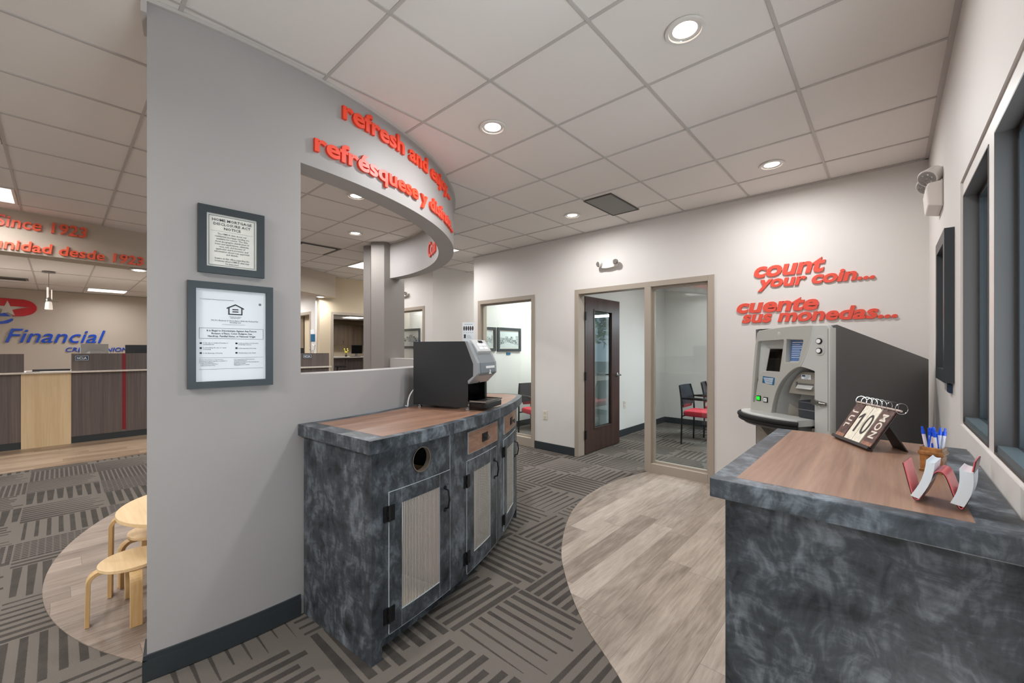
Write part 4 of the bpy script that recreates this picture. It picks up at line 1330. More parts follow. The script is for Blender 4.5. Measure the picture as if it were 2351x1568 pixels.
# drinks menu card standing on the machine
wm = WM[cm]
mc = thing('menu_card', 'white drinks menu card standing on top of the black drinks machine', 'card', tuple((wm @ Vector((0.295, 0.17, 0.434)))), R(30))
obj('card', MB().box(-0.042, 0.042, -0.001, 0.001, 0.0, 0.130), M['paper'], mc, local=True)
obj('base', MB().box(-0.045, 0.045, -0.014, 0.014, 0.0, 0.004), M['acrylic'], mc, local=True)
pm = WM[mc]
q = MB()
for i in range(5):
    cx = -0.030 + 0.015 * i
    q.extr([(cx + 0.0062 * math.cos(2 * PI * k / 14), -0.0013, 0.090 + 0.016 * math.sin(2 * PI * k / 14)) for k in range(14)], (0, 0.0002, 0))
    q.box(cx - 0.004, cx + 0.004, -0.0013, -0.0011, 0.062, 0.064)
q.box(-0.032, -0.018, -0.0013, -0.0011, 0.024, 0.050)
for i in range(3):
    q.box(-0.012, 0.024 - 0.006 * i, -0.0013, -0.0011, 0.026 + 0.008 * i, 0.0275 + 0.008 * i)
q.box(-0.03, 0.03, -0.0013, -0.0011, 0.116, 0.118)
obj('printed_picture', q, plain('menu_print_brown', (52, 40, 38), 0.5), mc, local=True)

# ------------------------------------------------------------------ coin counting machine
kb = thing('coin_machine', 'grey and silver coin counting machine under the red lettering', 'coin machine', (-0.2634, 3.1763, 0), R(-33))
Wm, Dm = 0.577, 0.85
prof = [(0.03, 0.0), (0.03, 1.522), (0.06, 1.526), (Dm, 1.308), (Dm, 0.0)]
m = MB()
for x0, x1 in ((-0.018, 0.0), (-Wm, -Wm + 0.018)):
    m.extr([(x0, y, z) for y, z in prof], (x1 - x0, 0, 0))
m.add([(-Wm + 0.018, 0.06, 1.524), (-0.018, 0.06, 1.524), (-0.018, Dm, 1.306), (-Wm + 0.018, Dm, 1.306)], [(0, 1, 2, 3)])
m.box(-Wm + 0.018, -0.018, Dm - 0.02, Dm, 0, 1.305).box(-Wm + 0.018, -0.018, 0.05, Dm - 0.02, 0.02, 0.04)
obj('cabinet_shell', m, M['coin_dark'], kb, local=True)
# fascia: u runs from the right edge, x = -u
def curve_pts(pts, n=6):
    return smooth(pts, n)
outl = [(-0.003, 0.0), (-0.003, 1.505), (-0.02, 1.522)] + [(-0.02 - 0.50 * k / 12, 1.522 + 0.012 * math.sin(PI * k / 12) - 0.016 * k / 12) for k in range(1, 13)]
outl += [(-0.535, 1.49), (-0.552, 1.40), (-0.575, 1.18), (-0.590, 0.98), (-0.594, 0.905), (-0.094, 0.868), (-0.094, 0.0)]
win = [(-0.525, 1.436), (-0.535, 1.425), (-0.582, 0.982), (-0.573, 0.972), (-0.553, 0.984)] + [(-0.544, 1.05), (-0.530, 1.13), (-0.512, 1.19), (-0.490, 1.213), (-0.470, 1.214)] + [(-0.347, 1.213), (-0.312, 1.436), (-0.320, 1.444)]
dsp = [(-0.298, 1.446), (-0.310, 1.290), (-0.304, 1.282), (-0.206, 1.285), (-0.170, 1.430), (-0.176, 1.440)]
ar = smooth([(-0.425, 0.90), (-0.405, 1.00), (-0.375, 1.090), (-0.345, 1.145), (-0.313, 1.185), (-0.280, 1.218), (-0.248, 1.242), (-0.215, 1.258), (-0.185, 1.262), (-0.14, 1.252), (-0.094, 1.238)], 4)
arch = ar + [(-0.094, 0.905)]
def stand(me, y0):
    for v in me.vertices:
        v.co = Vector((v.co.x, y0 - v.co.z, v.co.y))
def pl(name, outline, holes, y_front, depth, mat, parent=None, bevel=0.0):
    me = plate(outline, holes, depth, bevel, 2)
    stand(me, y_front + depth / 2)
    bm = bmesh.new()
    bm.from_mesh(me)
    bmesh.ops.recalc_face_normals(bm, faces=bm.faces)
    bm.to_mesh(me)
    bm.free()
    return link_mesh(name, me, mat, parent or kb, True)
rdl = smooth([(-0.105, 1.524), (-0.112, 1.47), (-0.130, 1.41), (-0.160, 1.33), (-0.185, 1.262)], 5)
top_arc = [(-0.02 - 0.50 * k / 24, 1.522 + 0.012 * math.sin(PI * k / 24) - 0.016 * k / 24) for k in range(0, 25)]
arc_l = [p for p in ar if p[0] <= -0.186]
arc_r = [p for p in ar if p[0] > -0.186]
main = [p for p in top_arc if p[0] < -0.105] + [(-0.535, 1.49), (-0.552, 1.40), (-0.575, 1.18), (-0.590, 0.98), (-0.594, 0.905)] + arc_l + rdl[::-1]
pill = [(-0.003, 0.0), (-0.003, 1.505)] + [p for p in top_arc if p[0] >= -0.105] + rdl + arc_r[1:] + [(-0.094, 0.0)]
M['coin_face'] = plain('coin_machine_face_grey', (176, 174, 166), 0.42, 0.1)
pl('fascia', main, [win, dsp], 0.004, 0.044, M['coin_face'], bevel=0.0035)
pl('side_pillar', pill, [], 0.004, 0.044, M['coin_grey'], bevel=0.0035)
def shift(pts, f, c=None):
    if c is None:
        c = (sum(p[0] for p in pts) / len(pts), sum(p[1] for p in pts) / len(pts))
    return [(c[0] + (p[0] - c[0]) * f, c[1] + (p[1] - c[1]) * f) for p in pts]
def funnel(pts, y0, pts2, y1):
    """sloped inner walls of a recess from the fascia back to an inner outline of as many points"""
    return MB().profile([[(x, y0, z) for x, z in pts], [(x, y1, z) for x, z in pts2]], True, False)
# coin hopper window: bevelled recess and smoked pane behind it
inner = [(-0.478, 1.374), (-0.481, 1.369), (-0.514, 1.217), (-0.511, 1.209), (-0.505, 1.206), (-0.500, 1.206), (-0.496, 1.206), (-0.490, 1.206), (-0.485, 1.206), (-0.470, 1.206), (-0.362, 1.206), (-0.335, 1.369), (-0.340, 1.374)]
obj('window_recess', funnel(win, 0.03, inner, 0.062), M['coin_grey'], kb, local=True)
obj('hopper_window', MB().extr([(x, 0.060, z) for x, z in shift(inner, 1.05)], (0, 0.006, 0)), M['smoke'], kb, local=True)
obj('hopper_back', MB().box(-0.54, -0.30, 0.17, 0.175, 1.19, 1.39).box(-0.54, -0.30, 0.066, 0.17, 1.185, 1.19), M['coin_taupe'], kb, local=True)
hp = MB().lathe([(0.022, 0.0), (0.034, 0.01), (0.040, 0.06), (0.030, 0.10), (0.016, 0.12)], (-0.43, 0.115, 1.225), 20)
obj('hopper', hp, M['coin_taupe'], kb, True, local=True)
din = [(-0.300, 1.436), (-0.312, 1.300), (-0.308, 1.296), (-0.222, 1.298), (-0.192, 1.424), (-0.198, 1.431)]
obj('display_recess', funnel(dsp, 0.03, din, 0.046), M['coin_grey'], kb, local=True)
dp = obj('instruction_panel', MB().extr([(x, 0.044, z) for x, z in shift(din, 1.06)], (0, 0.004, 0)), M['lcd'], kb, local=True)
q = MB()
for k in range(9):
    z = 1.418 - 0.0125 * k
    q.box(-0.288 - 0.001 * k, -0.212 - 0.001 * k - (0.02 if k % 3 == 1 else 0), 0.0425, 0.0438, z, z + (0.006 if k == 0 else 0.0028))
obj('printed_text', q, M['paper'], dp, local=True)
# arched tray recess
aback = shift(arch, 0.86, (-0.12, 0.92))
obj('tray_recess', funnel(arch, 0.03, aback, 0.19), M['coin_grey'], kb, local=True)
obj('tray_back', MB().extr([(x, 0.188, z) for x, z in shift(aback, 1.03)], (0, 0.006, 0)), M['coin_grey'], kb, local=True)
rp = smooth([(-0.325, 1.075), (-0.305, 1.125), (-0.280, 1.172), (-0.250, 1.205), (-0.205, 1.222), (-0.095, 1.215)], 4) + [(-0.095, 1.075)]
pl('receipt_panel', rp, [], 0.060, 0.12, M['coin_taupe'], bevel=0.003)
obj('receipt_slot', MB().box(-0.262, -0.150, 0.053, 0.058, 1.140, 1.148).box(-0.270, -0.261, 0.050, 0.058, 1.112, 1.156), M['coin_dark'], kb, local=True)
obj('slot_lip', MB().extr([(-0.261, 0.058, 1.138), (-0.261, 0.038, 1.112), (-0.261, 0.058, 1.112)], (0.11, 0, 0)), M['coin_grey'], kb, local=True)
lb = obj('paper_label', MB().box(-0.232, -0.166, 0.0545, 0.0570, 1.176, 1.206), M['paper'], kb, local=True)
obj('printed_text', MB().box(-0.227, -0.204, 0.0535, 0.0545, 1.193, 1.203).box(-0.200, -0.174, 0.0535, 0.0545, 1.197, 1.199).box(-0.214, -0.176, 0.0535, 0.0545, 1.186, 1.188).box(-0.209, -0.184, 0.0535, 0.0545, 1.180, 1.182), M['navy'], lb, local=True)
cup = [(-0.235 + 0.13 * 0, 0.0)]
cp = smooth([(-0.238, 0.155), (-0.240, 0.06), (-0.222, 0.018), (-0.18, 0.004), (-0.100, 0.004)], 4) + [(-0.100, 0.155)]
cb = obj('coin_cup', MB().prism(cp, 0.925, 1.035), M['navy'] if False else plain('coin_cup_black', (40, 44, 50), 0.45), kb, local=True, bevel=0.008)
obj('cup_band', MB().prism([(x - 0.002 if x < -0.105 else x, y - 0.002) for x, y in cp], 0.978, 0.984), M['coin_dark'], cb, local=True)
obj('side_stand', MB().extr([(-0.318, 0.03, 0.905), (-0.300, 0.03, 1.005), (-0.245, 0.10, 0.945), (-0.245, 0.10, 0.905)], (0, 0.06, 0)), M['coin_taupe'], kb, local=True)
# sticker, buttons, knob and coin return buttons
st = obj('instruction_sticker', MB().extr([(-0.484, 0.0, 1.180), (-0.386, 0.0, 1.174), (-0.392, 0.0, 1.122), (-0.490, 0.0, 1.132)], (0, -0.0015, 0)), M['blue'], kb, local=True)
q = MB()
for k in range(6):
    q.box(-0.478 + 0.003 * k, -0.396 - 0.002 * k, -0.0025, -0.0015, 1.166 - 0.0075 * k, 1.1695 - 0.0075 * k)
obj('printed_text', q, M['paper'], st, local=True)
for ux, zz, mm, nm in ((-0.521, 1.016, M['green_lit'], 'start_button'), (-0.461, 1.011, M['white'], 'cancel_button')):
    f = obj(nm, MB().box(ux - 0.019, ux + 0.019, -0.004, 0.004, zz - 0.019, zz + 0.019), M['dark'], kb, local=True, bevel=0.002)
    obj('lit_cap' if mm is M['green_lit'] else 'cap', MB().box(ux - 0.013, ux + 0.013, -0.0075, -0.004, zz - 0.013, zz + 0.013), mm, f, local=True, bevel=0.002)
    if mm is M['white']:
        obj('mark', MB().box(ux - 0.003, ux + 0.003, -0.0082, -0.0075, zz - 0.004, zz + 0.004), M['ink'], f, local=True)
def stadium(cx, z0, z1, r, n=10):
    return [(cx + r * math.cos(PI * k / n), z1 + r * math.sin(PI * k / n)) for k in range(n + 1)] + [(cx - r * math.cos(PI * k / n), z0 - r * math.sin(PI * k / n)) for k in range(n + 1)]
pl('button_plate', stadium(-0.062, 1.366, 1.428, 0.030), [], -0.001, 0.006, M['coin_grey'], bevel=0.002)
for zz in (1.426, 1.366):
    b0 = obj('return_button', MB().cyl((-0.062, -0.010, zz), (-0.062, 0.0, zz), 0.0185, n=24), M['dark'], kb, True, local=True)
    obj('button_cap', MB().cyl((-0.062, -0.014, zz), (-0.062, -0.009, zz), 0.0135, n=24), M['white'], b0, True, local=True)
obj('lock_knob', MB().tube([(-0.078, 0.004, 1.043), (-0.078, -0.02, 1.043), (-0.078, -0.024, 1.043), (-0.078, -0.034, 1.043)], [0.012, 0.012, 0.020, 0.018], 20).tube([(-0.055, -0.006, 1.036), (-0.018, -0.004, 1.036)], [0.016, 0.010], 14), M['nickel'], kb, True, local=True)
lg = text_mesh('m', 0.042, 0.0006, 0.0004, 'CENTER')
for v in lg.vertices:
    v.co = Vector((-0.352 + v.co.x * 0.6, -0.0012 - v.co.z, 1.470 + v.co.y * 1.2))
link_mesh('maker_mark', lg, M['trim_white'], kb, True)
obj('seam', MB().box(-0.012, -0.009, -0.0012, 0.004, 0.87, 1.50), M['coin_taupe'], kb, local=True)
rd = smooth([(-0.105, 1.523), (-0.112, 1.47), (-0.130, 1.41), (-0.160, 1.33), (-0.192, 1.266)], 5)
obj('rib', MB().tube([(x, 0.002, z) for x, z in rd], 0.0045, 8), M['coin_grey'], kb, True, local=True)
# rounded shelf with its black bumper
sh = [(-0.094, 0.03), (-0.094, -0.135), (-0.15, -0.165), (-0.24, -0.185), (-0.34, -0.19), (-0.43, -0.180), (-0.52, -0.15), (-0.59, -0.105), (-0.635, -0.05), (-0.652, 0.0), (-0.645, 0.04), (-0.60, 0.07), (-0.55, 0.08), (-0.55, 0.03)]
shs = smooth(sh[1:-2], 5)
so = [(-0.094, 0.03)] + shs + [(-0.55, 0.05), (-0.55, 0.03)]
ctr = (-0.36, -0.02)
obj('shelf', MB().prism(shift(so, 0.955, ctr), 0.885, 0.925), M['coin_grey'], kb, local=True)
bmp = MB()
bmp.tube([(x, y, 0.903) for x, y in shs], 0.016, 10)
bmp.tube([(x * 0.985 - 0.006, y * 0.96, 0.878) for x, y in shs], 0.014, 10)
obj('bumper', bmp, M['dark'], kb, True, local=True)
obj('under_shelf', MB().prism(shift(so, 0.86, ctr), 0.848, 0.885), M['coin_dark'], kb, local=True)
obj('lower_front', MB().box(-Wm + 0.018, -0.094, 0.02, 0.05, 0.0, 0.868), M['coin_taupe'], kb, local=True)
for xb in (-0.47, -0.22):
    obj('shelf_bracket', MB().extr([(xb, 0.02, 0.848), (xb, -0.08, 0.848), (xb, 0.02, 0.74)], (0.02, 0, 0)), M['coin_taupe'], kb, local=True)

# ------------------------------------------------------------------ small things on the right counter
L, Rr = Vector((-0.171, 2.285, ZT)), Vector((-0.046, 2.061, ZT))
ca = math.atan2(Rr.y - L.y, Rr.x - L.x)
cal = thing('desk_calendar', 'rusty brown flip calendar reading JUL 10 MON on a wire ring stand', 'calendar', tuple(L), ca)
tl = R(31)
CW, CH = 0.2565, 0.176
def cpl(x, h, d):
    """point on the leaning board: x along, h up its face, d in front of it"""
    return (x, h * math.sin(tl) - d * math.cos(tl), 0.009 + h * math.cos(tl) + d * math.sin(tl))
def slab(x0, x1, h0, h1, d0, d1):
    return MB().add([cpl(x, h, d) for d in (d0, d1) for x, h in ((x0, h0), (x1, h0), (x1, h1), (x0, h1))], [(3, 2, 1, 0), (4, 5, 6, 7), (0, 1, 5, 4), (1, 2, 6, 5), (2, 3, 7, 6), (3, 0, 4, 7)])
bd = obj('board', slab(0.0, CW, 0.0, CH - 0.004, -0.004, 0.0), M['cal_dark'], cal, local=True, bevel=0.001)
lg_ = MB()
s = slab(0.0, CW, -0.006, 0.0, -0.006, 0.014)
lg_.add(s.v, s.f)
s = slab(0.0, CW, 0.0, 0.006, 0.0095, 0.014)
lg_.add(s.v, s.f)
obj('ledge', lg_, M['cal_dark'], cal, local=True)
cols = [(0.004, 0.066, 'month_card', M['cal_brown']), (0.072, 0.124, 'tens_card', M['cal_cream']), (0.127, 0.179, 'units_card', M['cal_cream']), (0.187, 0.252, 'weekday_card', M['cal_brown'])]
cards = []
for x0, x1, nm, mm in cols:
    c = obj(nm, slab(x0, x1, 0.003, CH - 0.010, 0.001, 0.006), mm, cal, local=True, bevel=0.0008)
    cards.append(c)
    if mm is M['cal_brown']:
        s1 = slab(x0 + 0.001, x1 - 0.001, 0.004, 0.022, 0.006, 0.0066)
        obj('worn_edge', s1, M['rust'], c, local=True)
def cal_text(s, cx, h, size, kx, mat, parent, rot=0.0, d=0.0066):
    me = text_mesh(s, size, 0.0003, (0.012 if s.isdigit() else 0.022) * size, 'CENTER', 1.0, 4)
    x0, x1, y0, y1 = bounds(me)
    for v in me.vertices:
        x, y = (v.co.x - (x0 + x1) / 2) * kx, v.co.y - (y0 + y1) / 2
        xr, yr = x * math.cos(rot) - y * math.sin(rot), x * math.sin(rot) + y * math.cos(rot)
        v.co = Vector(cpl(cx + xr, h + yr, d + v.co.z))
    link_mesh('letter' if not s.isdigit() else 'numeral', me, mat, parent, True)
M['cal_ink'] = plain('calendar_letter_cream', (216, 206, 192), 0.5)
for k, ch in enumerate('JUL'):
    cal_text(ch, 0.035, 0.130 - 0.034 * k, 0.044, 1.0, M['cal_ink'], cards[0], -PI / 2)
for k, ch in enumerate('MON'):
    cal_text(ch, 0.2195, 0.130 - 0.038 * k, 0.046, 1.0, M['cal_ink'], cards[3], -PI / 2)
def cal_shape(outline, holes, parent):
    me = plate(outline, holes, 0.0006)
    for v in me.vertices:
        v.co = Vector(cpl(v.co.x, v.co.y, 0.0066 + v.co.z))
    link_mesh('numeral', me, M['cal_dark'], parent, True)
cal_shape([(0.096, 0.044), (0.107, 0.044), (0.107, 0.130), (0.098, 0.130), (0.080, 0.113), (0.080, 0.102), (0.096, 0.114)], [], cards[1])
cal_shape([(0.153 + 0.0205 * math.cos(2 * PI * k / 40), 0.087 + 0.045 * math.sin(2 * PI * k / 40)) for k in range(40)],
          [[(0.153 + 0.0108 * math.cos(2 * PI * k / 40), 0.087 + 0.034 * math.sin(2 * PI * k / 40)) for k in range(40)]], cards[2])
obj('rod', MB().tube([cpl(-0.002, CH - 0.004, 0.004), cpl(CW + 0.018, CH - 0.004, 0.004)], 0.0042, 10), plain('calendar_rod', (196, 178, 168), 0.4, 0.3), cal, True, local=True)
for x in (0.012, 0.050, 0.084, 0.114, 0.142, 0.176, 0.212, 0.262):
    c = Vector(cpl(x, CH + 0.006, 0.002))
    rg = [(x + 0.001 * k / 24, c.y + 0.0198 * math.cos(2 * PI * k / 24), c.z + 0.0198 * math.sin(2 * PI * k / 24)) for k in range(25)]
    obj('ring', MB().tube(rg, 0.0014, 6), M['chrome'], cal, True, local=True)
p1, p2 = Vector(cpl(0.20, 0.11, -0.004)), None
fy = 0.128
st = MB()
for xo in (0.0,):
    st.add([(0.165, 0.072, 0.104), (0.215, 0.072, 0.104), (0.232, fy, 0.0), (0.150, fy, 0.0), (0.165, 0.077, 0.107), (0.215, 0.077, 0.107), (0.232, fy + 0.005, 0.0), (0.150, fy + 0.005, 0.0)],
           [(3, 2, 1, 0), (4, 5, 6, 7), (0, 1, 5, 4), (1, 2, 6, 5), (2, 3, 7, 6), (3, 0, 4, 7)])
obj('back_strut', st, M['cal_dark'], cal, local=True)
obj('hinge_bar', MB().tube([(0.155, 0.074, 0.106), (0.225, 0.074, 0.106)], 0.004, 8), M['cal_dark'], cal, True, local=True)

# pen pot
M['ceramic'] = plain('glazed_caramel_pot', (138, 90, 46), 0.12, 0, 0.6, 0.4, 30)
pc = thing('pen_pot', 'glazed caramel ceramic pot full of blue pens behind the card holder', 'pen pot', (0.106, 1.865, ZT), R(-16))
pw = 0.046
m = MB()
def ringq(w, z):
    return [(-w, -w, z), (w, -w, z), (w, w, z), (-w, w, z)]
m.profile([ringq(0.026, 0.0), ringq(0.027, 0.008), ringq(0.025, 0.012), ringq(0.0255, 0.052), ringq(0.0295, 0.057), ringq(0.0295, 0.064), ringq(0.0255, 0.068), ringq(0.0255, 0.079), ringq(0.0225, 0.080), ringq(0.0215, 0.014), ringq(0.002, 0.014)], True, False)
obj('pot_body', m, M['ceramic'], pc, local=True, bevel=0.003)
obj('frame_relief', MB().box(-0.015, 0.010, -0.0285, -0.0245, 0.022, 0.047), M['ceramic'], pc, local=True, bevel=0.002)
obj('picture_inset', MB().box(-0.011, 0.006, -0.0298, -0.028, 0.027, 0.042), plain('inset_grey_glaze', (140, 142, 128), 0.2), pc, local=True)
for fx, fyy in ((-0.032, -0.032), (0.032, -0.032), (-0.032, 0.032), (0.032, 0.032)):
    pass
pm = WM[pc]
# pens: one built with its parts, then copied
pen = thing('pen', 'blue capped white pen at the left edge of the pen pot', 'pen', tuple(pm @ Vector((0, 0, 0.02))), 0, 'pens in the ceramic pot')
obj('barrel', MB().cyl((0, 0, 0), (0, 0, 0.099), 0.0044, n=12), M['pen_white'], pen, True, local=True)
obj('grip', MB().cyl((0, 0, 0.099), (0, 0, 0.103), 0.0047, n=12).cyl((0, 0, 0.103), (0, 0, 0.113), 0.0046, 0.0040, 12).cyl((0, 0, 0.113), (0, 0, 0.123), 0.0028, n=10), M['pen_blue'], pen, True, local=True)
obj('clip', MB().box(-0.0024, 0.0024, 0.0046, 0.0064, 0.060, 0.111).box(-0.0024, 0.0024, 0.003, 0.0064, 0.107, 0.111), M['pen_blue'], pen, local=True)
spots = [(-0.024, -0.022, -9, 6, 200), (-0.010, -0.024, -3, 7, 170), (0.006, -0.024, 2, 6, 185), (0.021, -0.020, 12, 7, 160), (-0.026, 0.000, -11, 1, 120), (-0.010, -0.006, -4, 2, 60), (0.008, -0.004, 4, 3, 300), (0.024, 0.002, 13, 1, 250),
         (-0.020, 0.022, -8, -6, 20), (-0.004, 0.022, -2, -7, 340), (0.012, 0.022, 5, -7, 0), (0.026, 0.020, 12, -6, 30)]
labs = ['white pen leaning out at the left front corner of the pot', 'white pen second from the left along the front of the pot', 'white pen third from the left along the front of the pot', 'white pen leaning right at the front corner of the pot',
        'blue pen leaning out over the left rim of the pot', 'blue pen standing left of the pot centre', 'blue pen standing right of the pot centre', 'blue pen leaning out over the right rim of the pot',
        'blue pen at the left rear corner of the pot', 'blue pen upright at the rear of the pot', 'blue pen right of the upright one at the rear of the pot', 'blue pen leaning right at the rear corner of the pot']
for k, (x, y, ax, ay, rz) in enumerate(spots):
    p = pen if k == 0 else dup(pen, labs[k])
    p['label'] = labs[k]
    p.location = pm @ Vector((x * 0.48, y * 0.48, 0.0165))
    p.rotation_euler = (R(ay * 0.9), R(ax * 0.9), R(rz))
    p.location = p.location
    if k == 0:
        pass

# W shaped card holder with two bundles of leaflets
bh = thing('card_holder', 'red W shaped acrylic leaflet holder at the front of the window counter', 'leaflet holder', (0.088, 1.46, ZT + 0.0015), R(-11))
# section in local x (along the front) and z, extruded along local y
sec = smooth([(-0.060, 0.088), (-0.052, 0.055), (-0.043, 0.020), (-0.037, 0.006), (-0.030, 0.004), (-0.024, 0.010), (-0.012, 0.036), (-0.003, 0.062), (0.005, 0.076), (0.014, 0.080), (0.023, 0.075), (0.030, 0.060),
              (0.038, 0.036), (0.046, 0.012), (0.052, 0.004), (0.058, 0.008), (0.065, 0.038), (0.072, 0.074), (0.079, 0.116)], 4)
sec = [(-0.060 + (x + 0.060) * 0.90, z * 1.06) for x, z in sec]
D0, D1y = 0.0, 0.085
def ribbon(off):
    out = []
    for i, (x, z) in enumerate(sec):
        a, b = sec[max(i - 1, 0)], sec[min(i + 1, len(sec) - 1)]
        t = Vector((b[0] - a[0], b[1] - a[1])).normalized()
        out.append((x - t.y * off, z + t.x * off))
    return out
def ribbon_mesh(o0, o1, y0, y1):
    A, B = ribbon(o0), ribbon(o1)
    ring = A + B[::-1]
    return MB().extr([(x, y0, z) for x, z in ring], (0, y1 - y0, 0))
def strip(o0, o1, y0, y1):
    A, B = ribbon(o0), ribbon(o1)
    rings = [[(a[0], y0, a[1]), (a[0], y1, a[1]), (b[0], y1, b[1]), (b[0], y0, b[1])] for a, b in zip(A, B)]
    return MB().profile(rings)
obj('stand', strip(0.0004, 0.0024, D0, D1y), M['red_leather'], bh, True, local=True)
obj('underside', strip(-0.0016, 0.0004, D0, D1y), M['maroon'], bh, True, local=True)
def leaf_bundle(label, low, high, dirx, thick, y0, y1, nsheet=9):
    t = thing('leaflet_bundle', label, 'leaflets', tuple(WM[bh] @ Vector((low[0], y0, low[1]))), R(-11), 'leaflet bundles in the red holder')
    p0, p1 = Vector(low), Vector(high)
    d = (p1 - p0)
    n = Vector((-d.y, d.x)).normalized() * dirx
    m = MB()
    for k in range(nsheet):
        o0 = thick * k / nsheet
        o1 = thick * (k + 0.975) / nsheet
        bow = 0.006
        rings = []
        for i in range(9):
            f = i / 8
            c = p0 + d * f - n * (bow * math.sin(PI * f))
            top = 0.003 * math.sin(PI * (k + 0.5) / nsheet)
            if i == 8:
                c = c - d.normalized() * top
            a, b = c + n * o0 - Vector(low), c + n * o1 - Vector(low)
            rings.append([(a.x, 0, a.y), (a.x, y1 - y0, a.y), (b.x, y1 - y0, b.y), (b.x, 0, b.y)])
        m.profile(rings)
    obj('sheets', m, M['paper'], t, local=True)
    return t
leaf_bundle('thin bundle of white leaflets in the left pocket of the red holder', (-0.0300, 0.0095), (-0.001, 0.106), 1, 0.016, -0.006, 0.078)
leaf_bundle('thick bundle of white leaflets in the right pocket of the red holder', (0.0475, 0.0125), (0.0625, 0.098), 1, 0.023, -0.008, 0.074, 12)

# ------------------------------------------------------------------ framed notices on the round wall
def arc_box(s0, s1, z0, z1, d0, d1, n=3):
    """box on the round wall: s along it, d out of it"""
    return MB().arc(CC, RR + d0, RR + d1, math.degrees(s0 / RR), math.degrees(s1 / RR), z0, z1, n)
def flat_round(sc):
    """frame of a flat thing hung on the round wall at arc length sc: (x along, z up, d out) -> world"""
    a = sc / RR
    c, s_ = math.cos(a), math.sin(a)
    return lambda x, z, d: (CC[0] + (RR + d) * c - x * s_, CC[1] + (RR + d) * s_ + x * c, z)
def frame_boxes(f, x0, x1, z0, z1, w, d0, d1):
    m = MB()
    for a0, a1, b0, b1 in ((x0, x1, z0, z0 + w), (x0, x1, z1 - w, z1), (x0, x0 + w, z0 + w, z1 - w), (x1 - w, x1, z0 + w, z1 - w)):
        m.add([f(x, z, d) for d in (d0, d1) for x, z in ((a0, b0), (a1, b0), (a1, b1), (a0, b1))], [(3, 2, 1, 0), (4, 5, 6, 7), (0, 1, 5, 4), (1, 2, 6, 5), (2, 3, 7, 6), (3, 0, 4, 7)])
    return m
def fbox(f, x0, x1, z0, z1, d0, d1):
    return MB().add([f(x, z, d) for d in (d0, d1) for x, z in ((x0, z0), (x1, z0), (x1, z1), (x0, z1))], [(3, 2, 1, 0), (4, 5, 6, 7), (0, 1, 5, 4), (1, 2, 6, 5), (2, 3, 7, 6), (3, 0, 4, 7)])
def notice_text(lines, f, xc, z, size, mat, parent, lead, align='CENTER', bold=0.006, kx=1.0):
    for k, ln in enumerate(lines):
        me = text_mesh(ln, size, 0.0002, bold * size, align, 1.0, 1)
        for v in me.vertices:
            v.co = Vector(f(xc + v.co.x * kx, z - k * lead + v.co.y, 0.0088 + v.co.z))
        TXT.append(me)
TXT = []
def flush_text(name, mat, parent):
    m = MB()
    for me in TXT:
        m.add([tuple(v.co) for v in me.vertices], [list(p.vertices) for p in me.polygons])
        bpy.data.meshes.remove(me)
    TXT.clear()
    obj(name, m, mat, parent)
SF = 2.583 * math.atan2(0.5445 - 0.652, 2.583)
f = flat_round(-0.108)
# upper notice
n1 = thing('framed_notice', 'smaller dark framed mortgage disclosure notice, upper one on the round wall', 'framed notice', f(0, 1.718, 0), 0)
obj('frame', frame_boxes(f, -0.129, 0.129, 1.718, 2.019, 0.031, 0.0, 0.020), M['charcoal'], n1)
obj('sheet', fbox(f, -0.098, 0.098, 1.749, 1.988, 0.0, 0.008), M['paper2'], n1)
obj('ruled_border', frame_boxes(f, -0.089, 0.089, 1.757, 1.980, 0.0016, 0.0082, 0.0088).add([f(x, z, d) for d in (0.0082, 0.0088) for x, z in ((-0.082, 1.912), (0.082, 1.912), (0.082, 1.9127), (-0.082, 1.9127))], [(4, 5, 6, 7)]), M['ink'], n1)
notice_text(['HOME MORTGAGE', 'DISCLOSURE ACT', 'NOTICE'], f, 0, 1.957, 0.0165, M['ink'], n1, 0.0182, kx=1.10, bold=0.014)
flush_text('printed_heading', M['ink'], n1)
notice_text(['The HMDA data about our', 'residential mortgage lending are', 'available for review. The data', 'show geographic distribution of', 'loans and applications; ethnicity,', 'race, sex, and income of', 'applicants and borrowers; and', 'information about loan approvals', 'and denials.'], f, 0, 1.897, 0.0105, M['ink'], n1, 0.0114, kx=0.98)
notice_text(['Inquire at this office regarding the', 'locations where HMDA data may', 'be inspected.'], f, 0, 1.786, 0.0105, M['ink'], n1, 0.0112, kx=0.94)
flush_text('printed_text', plain('printing_ink_soft', (92, 94, 98), 0.6), n1)
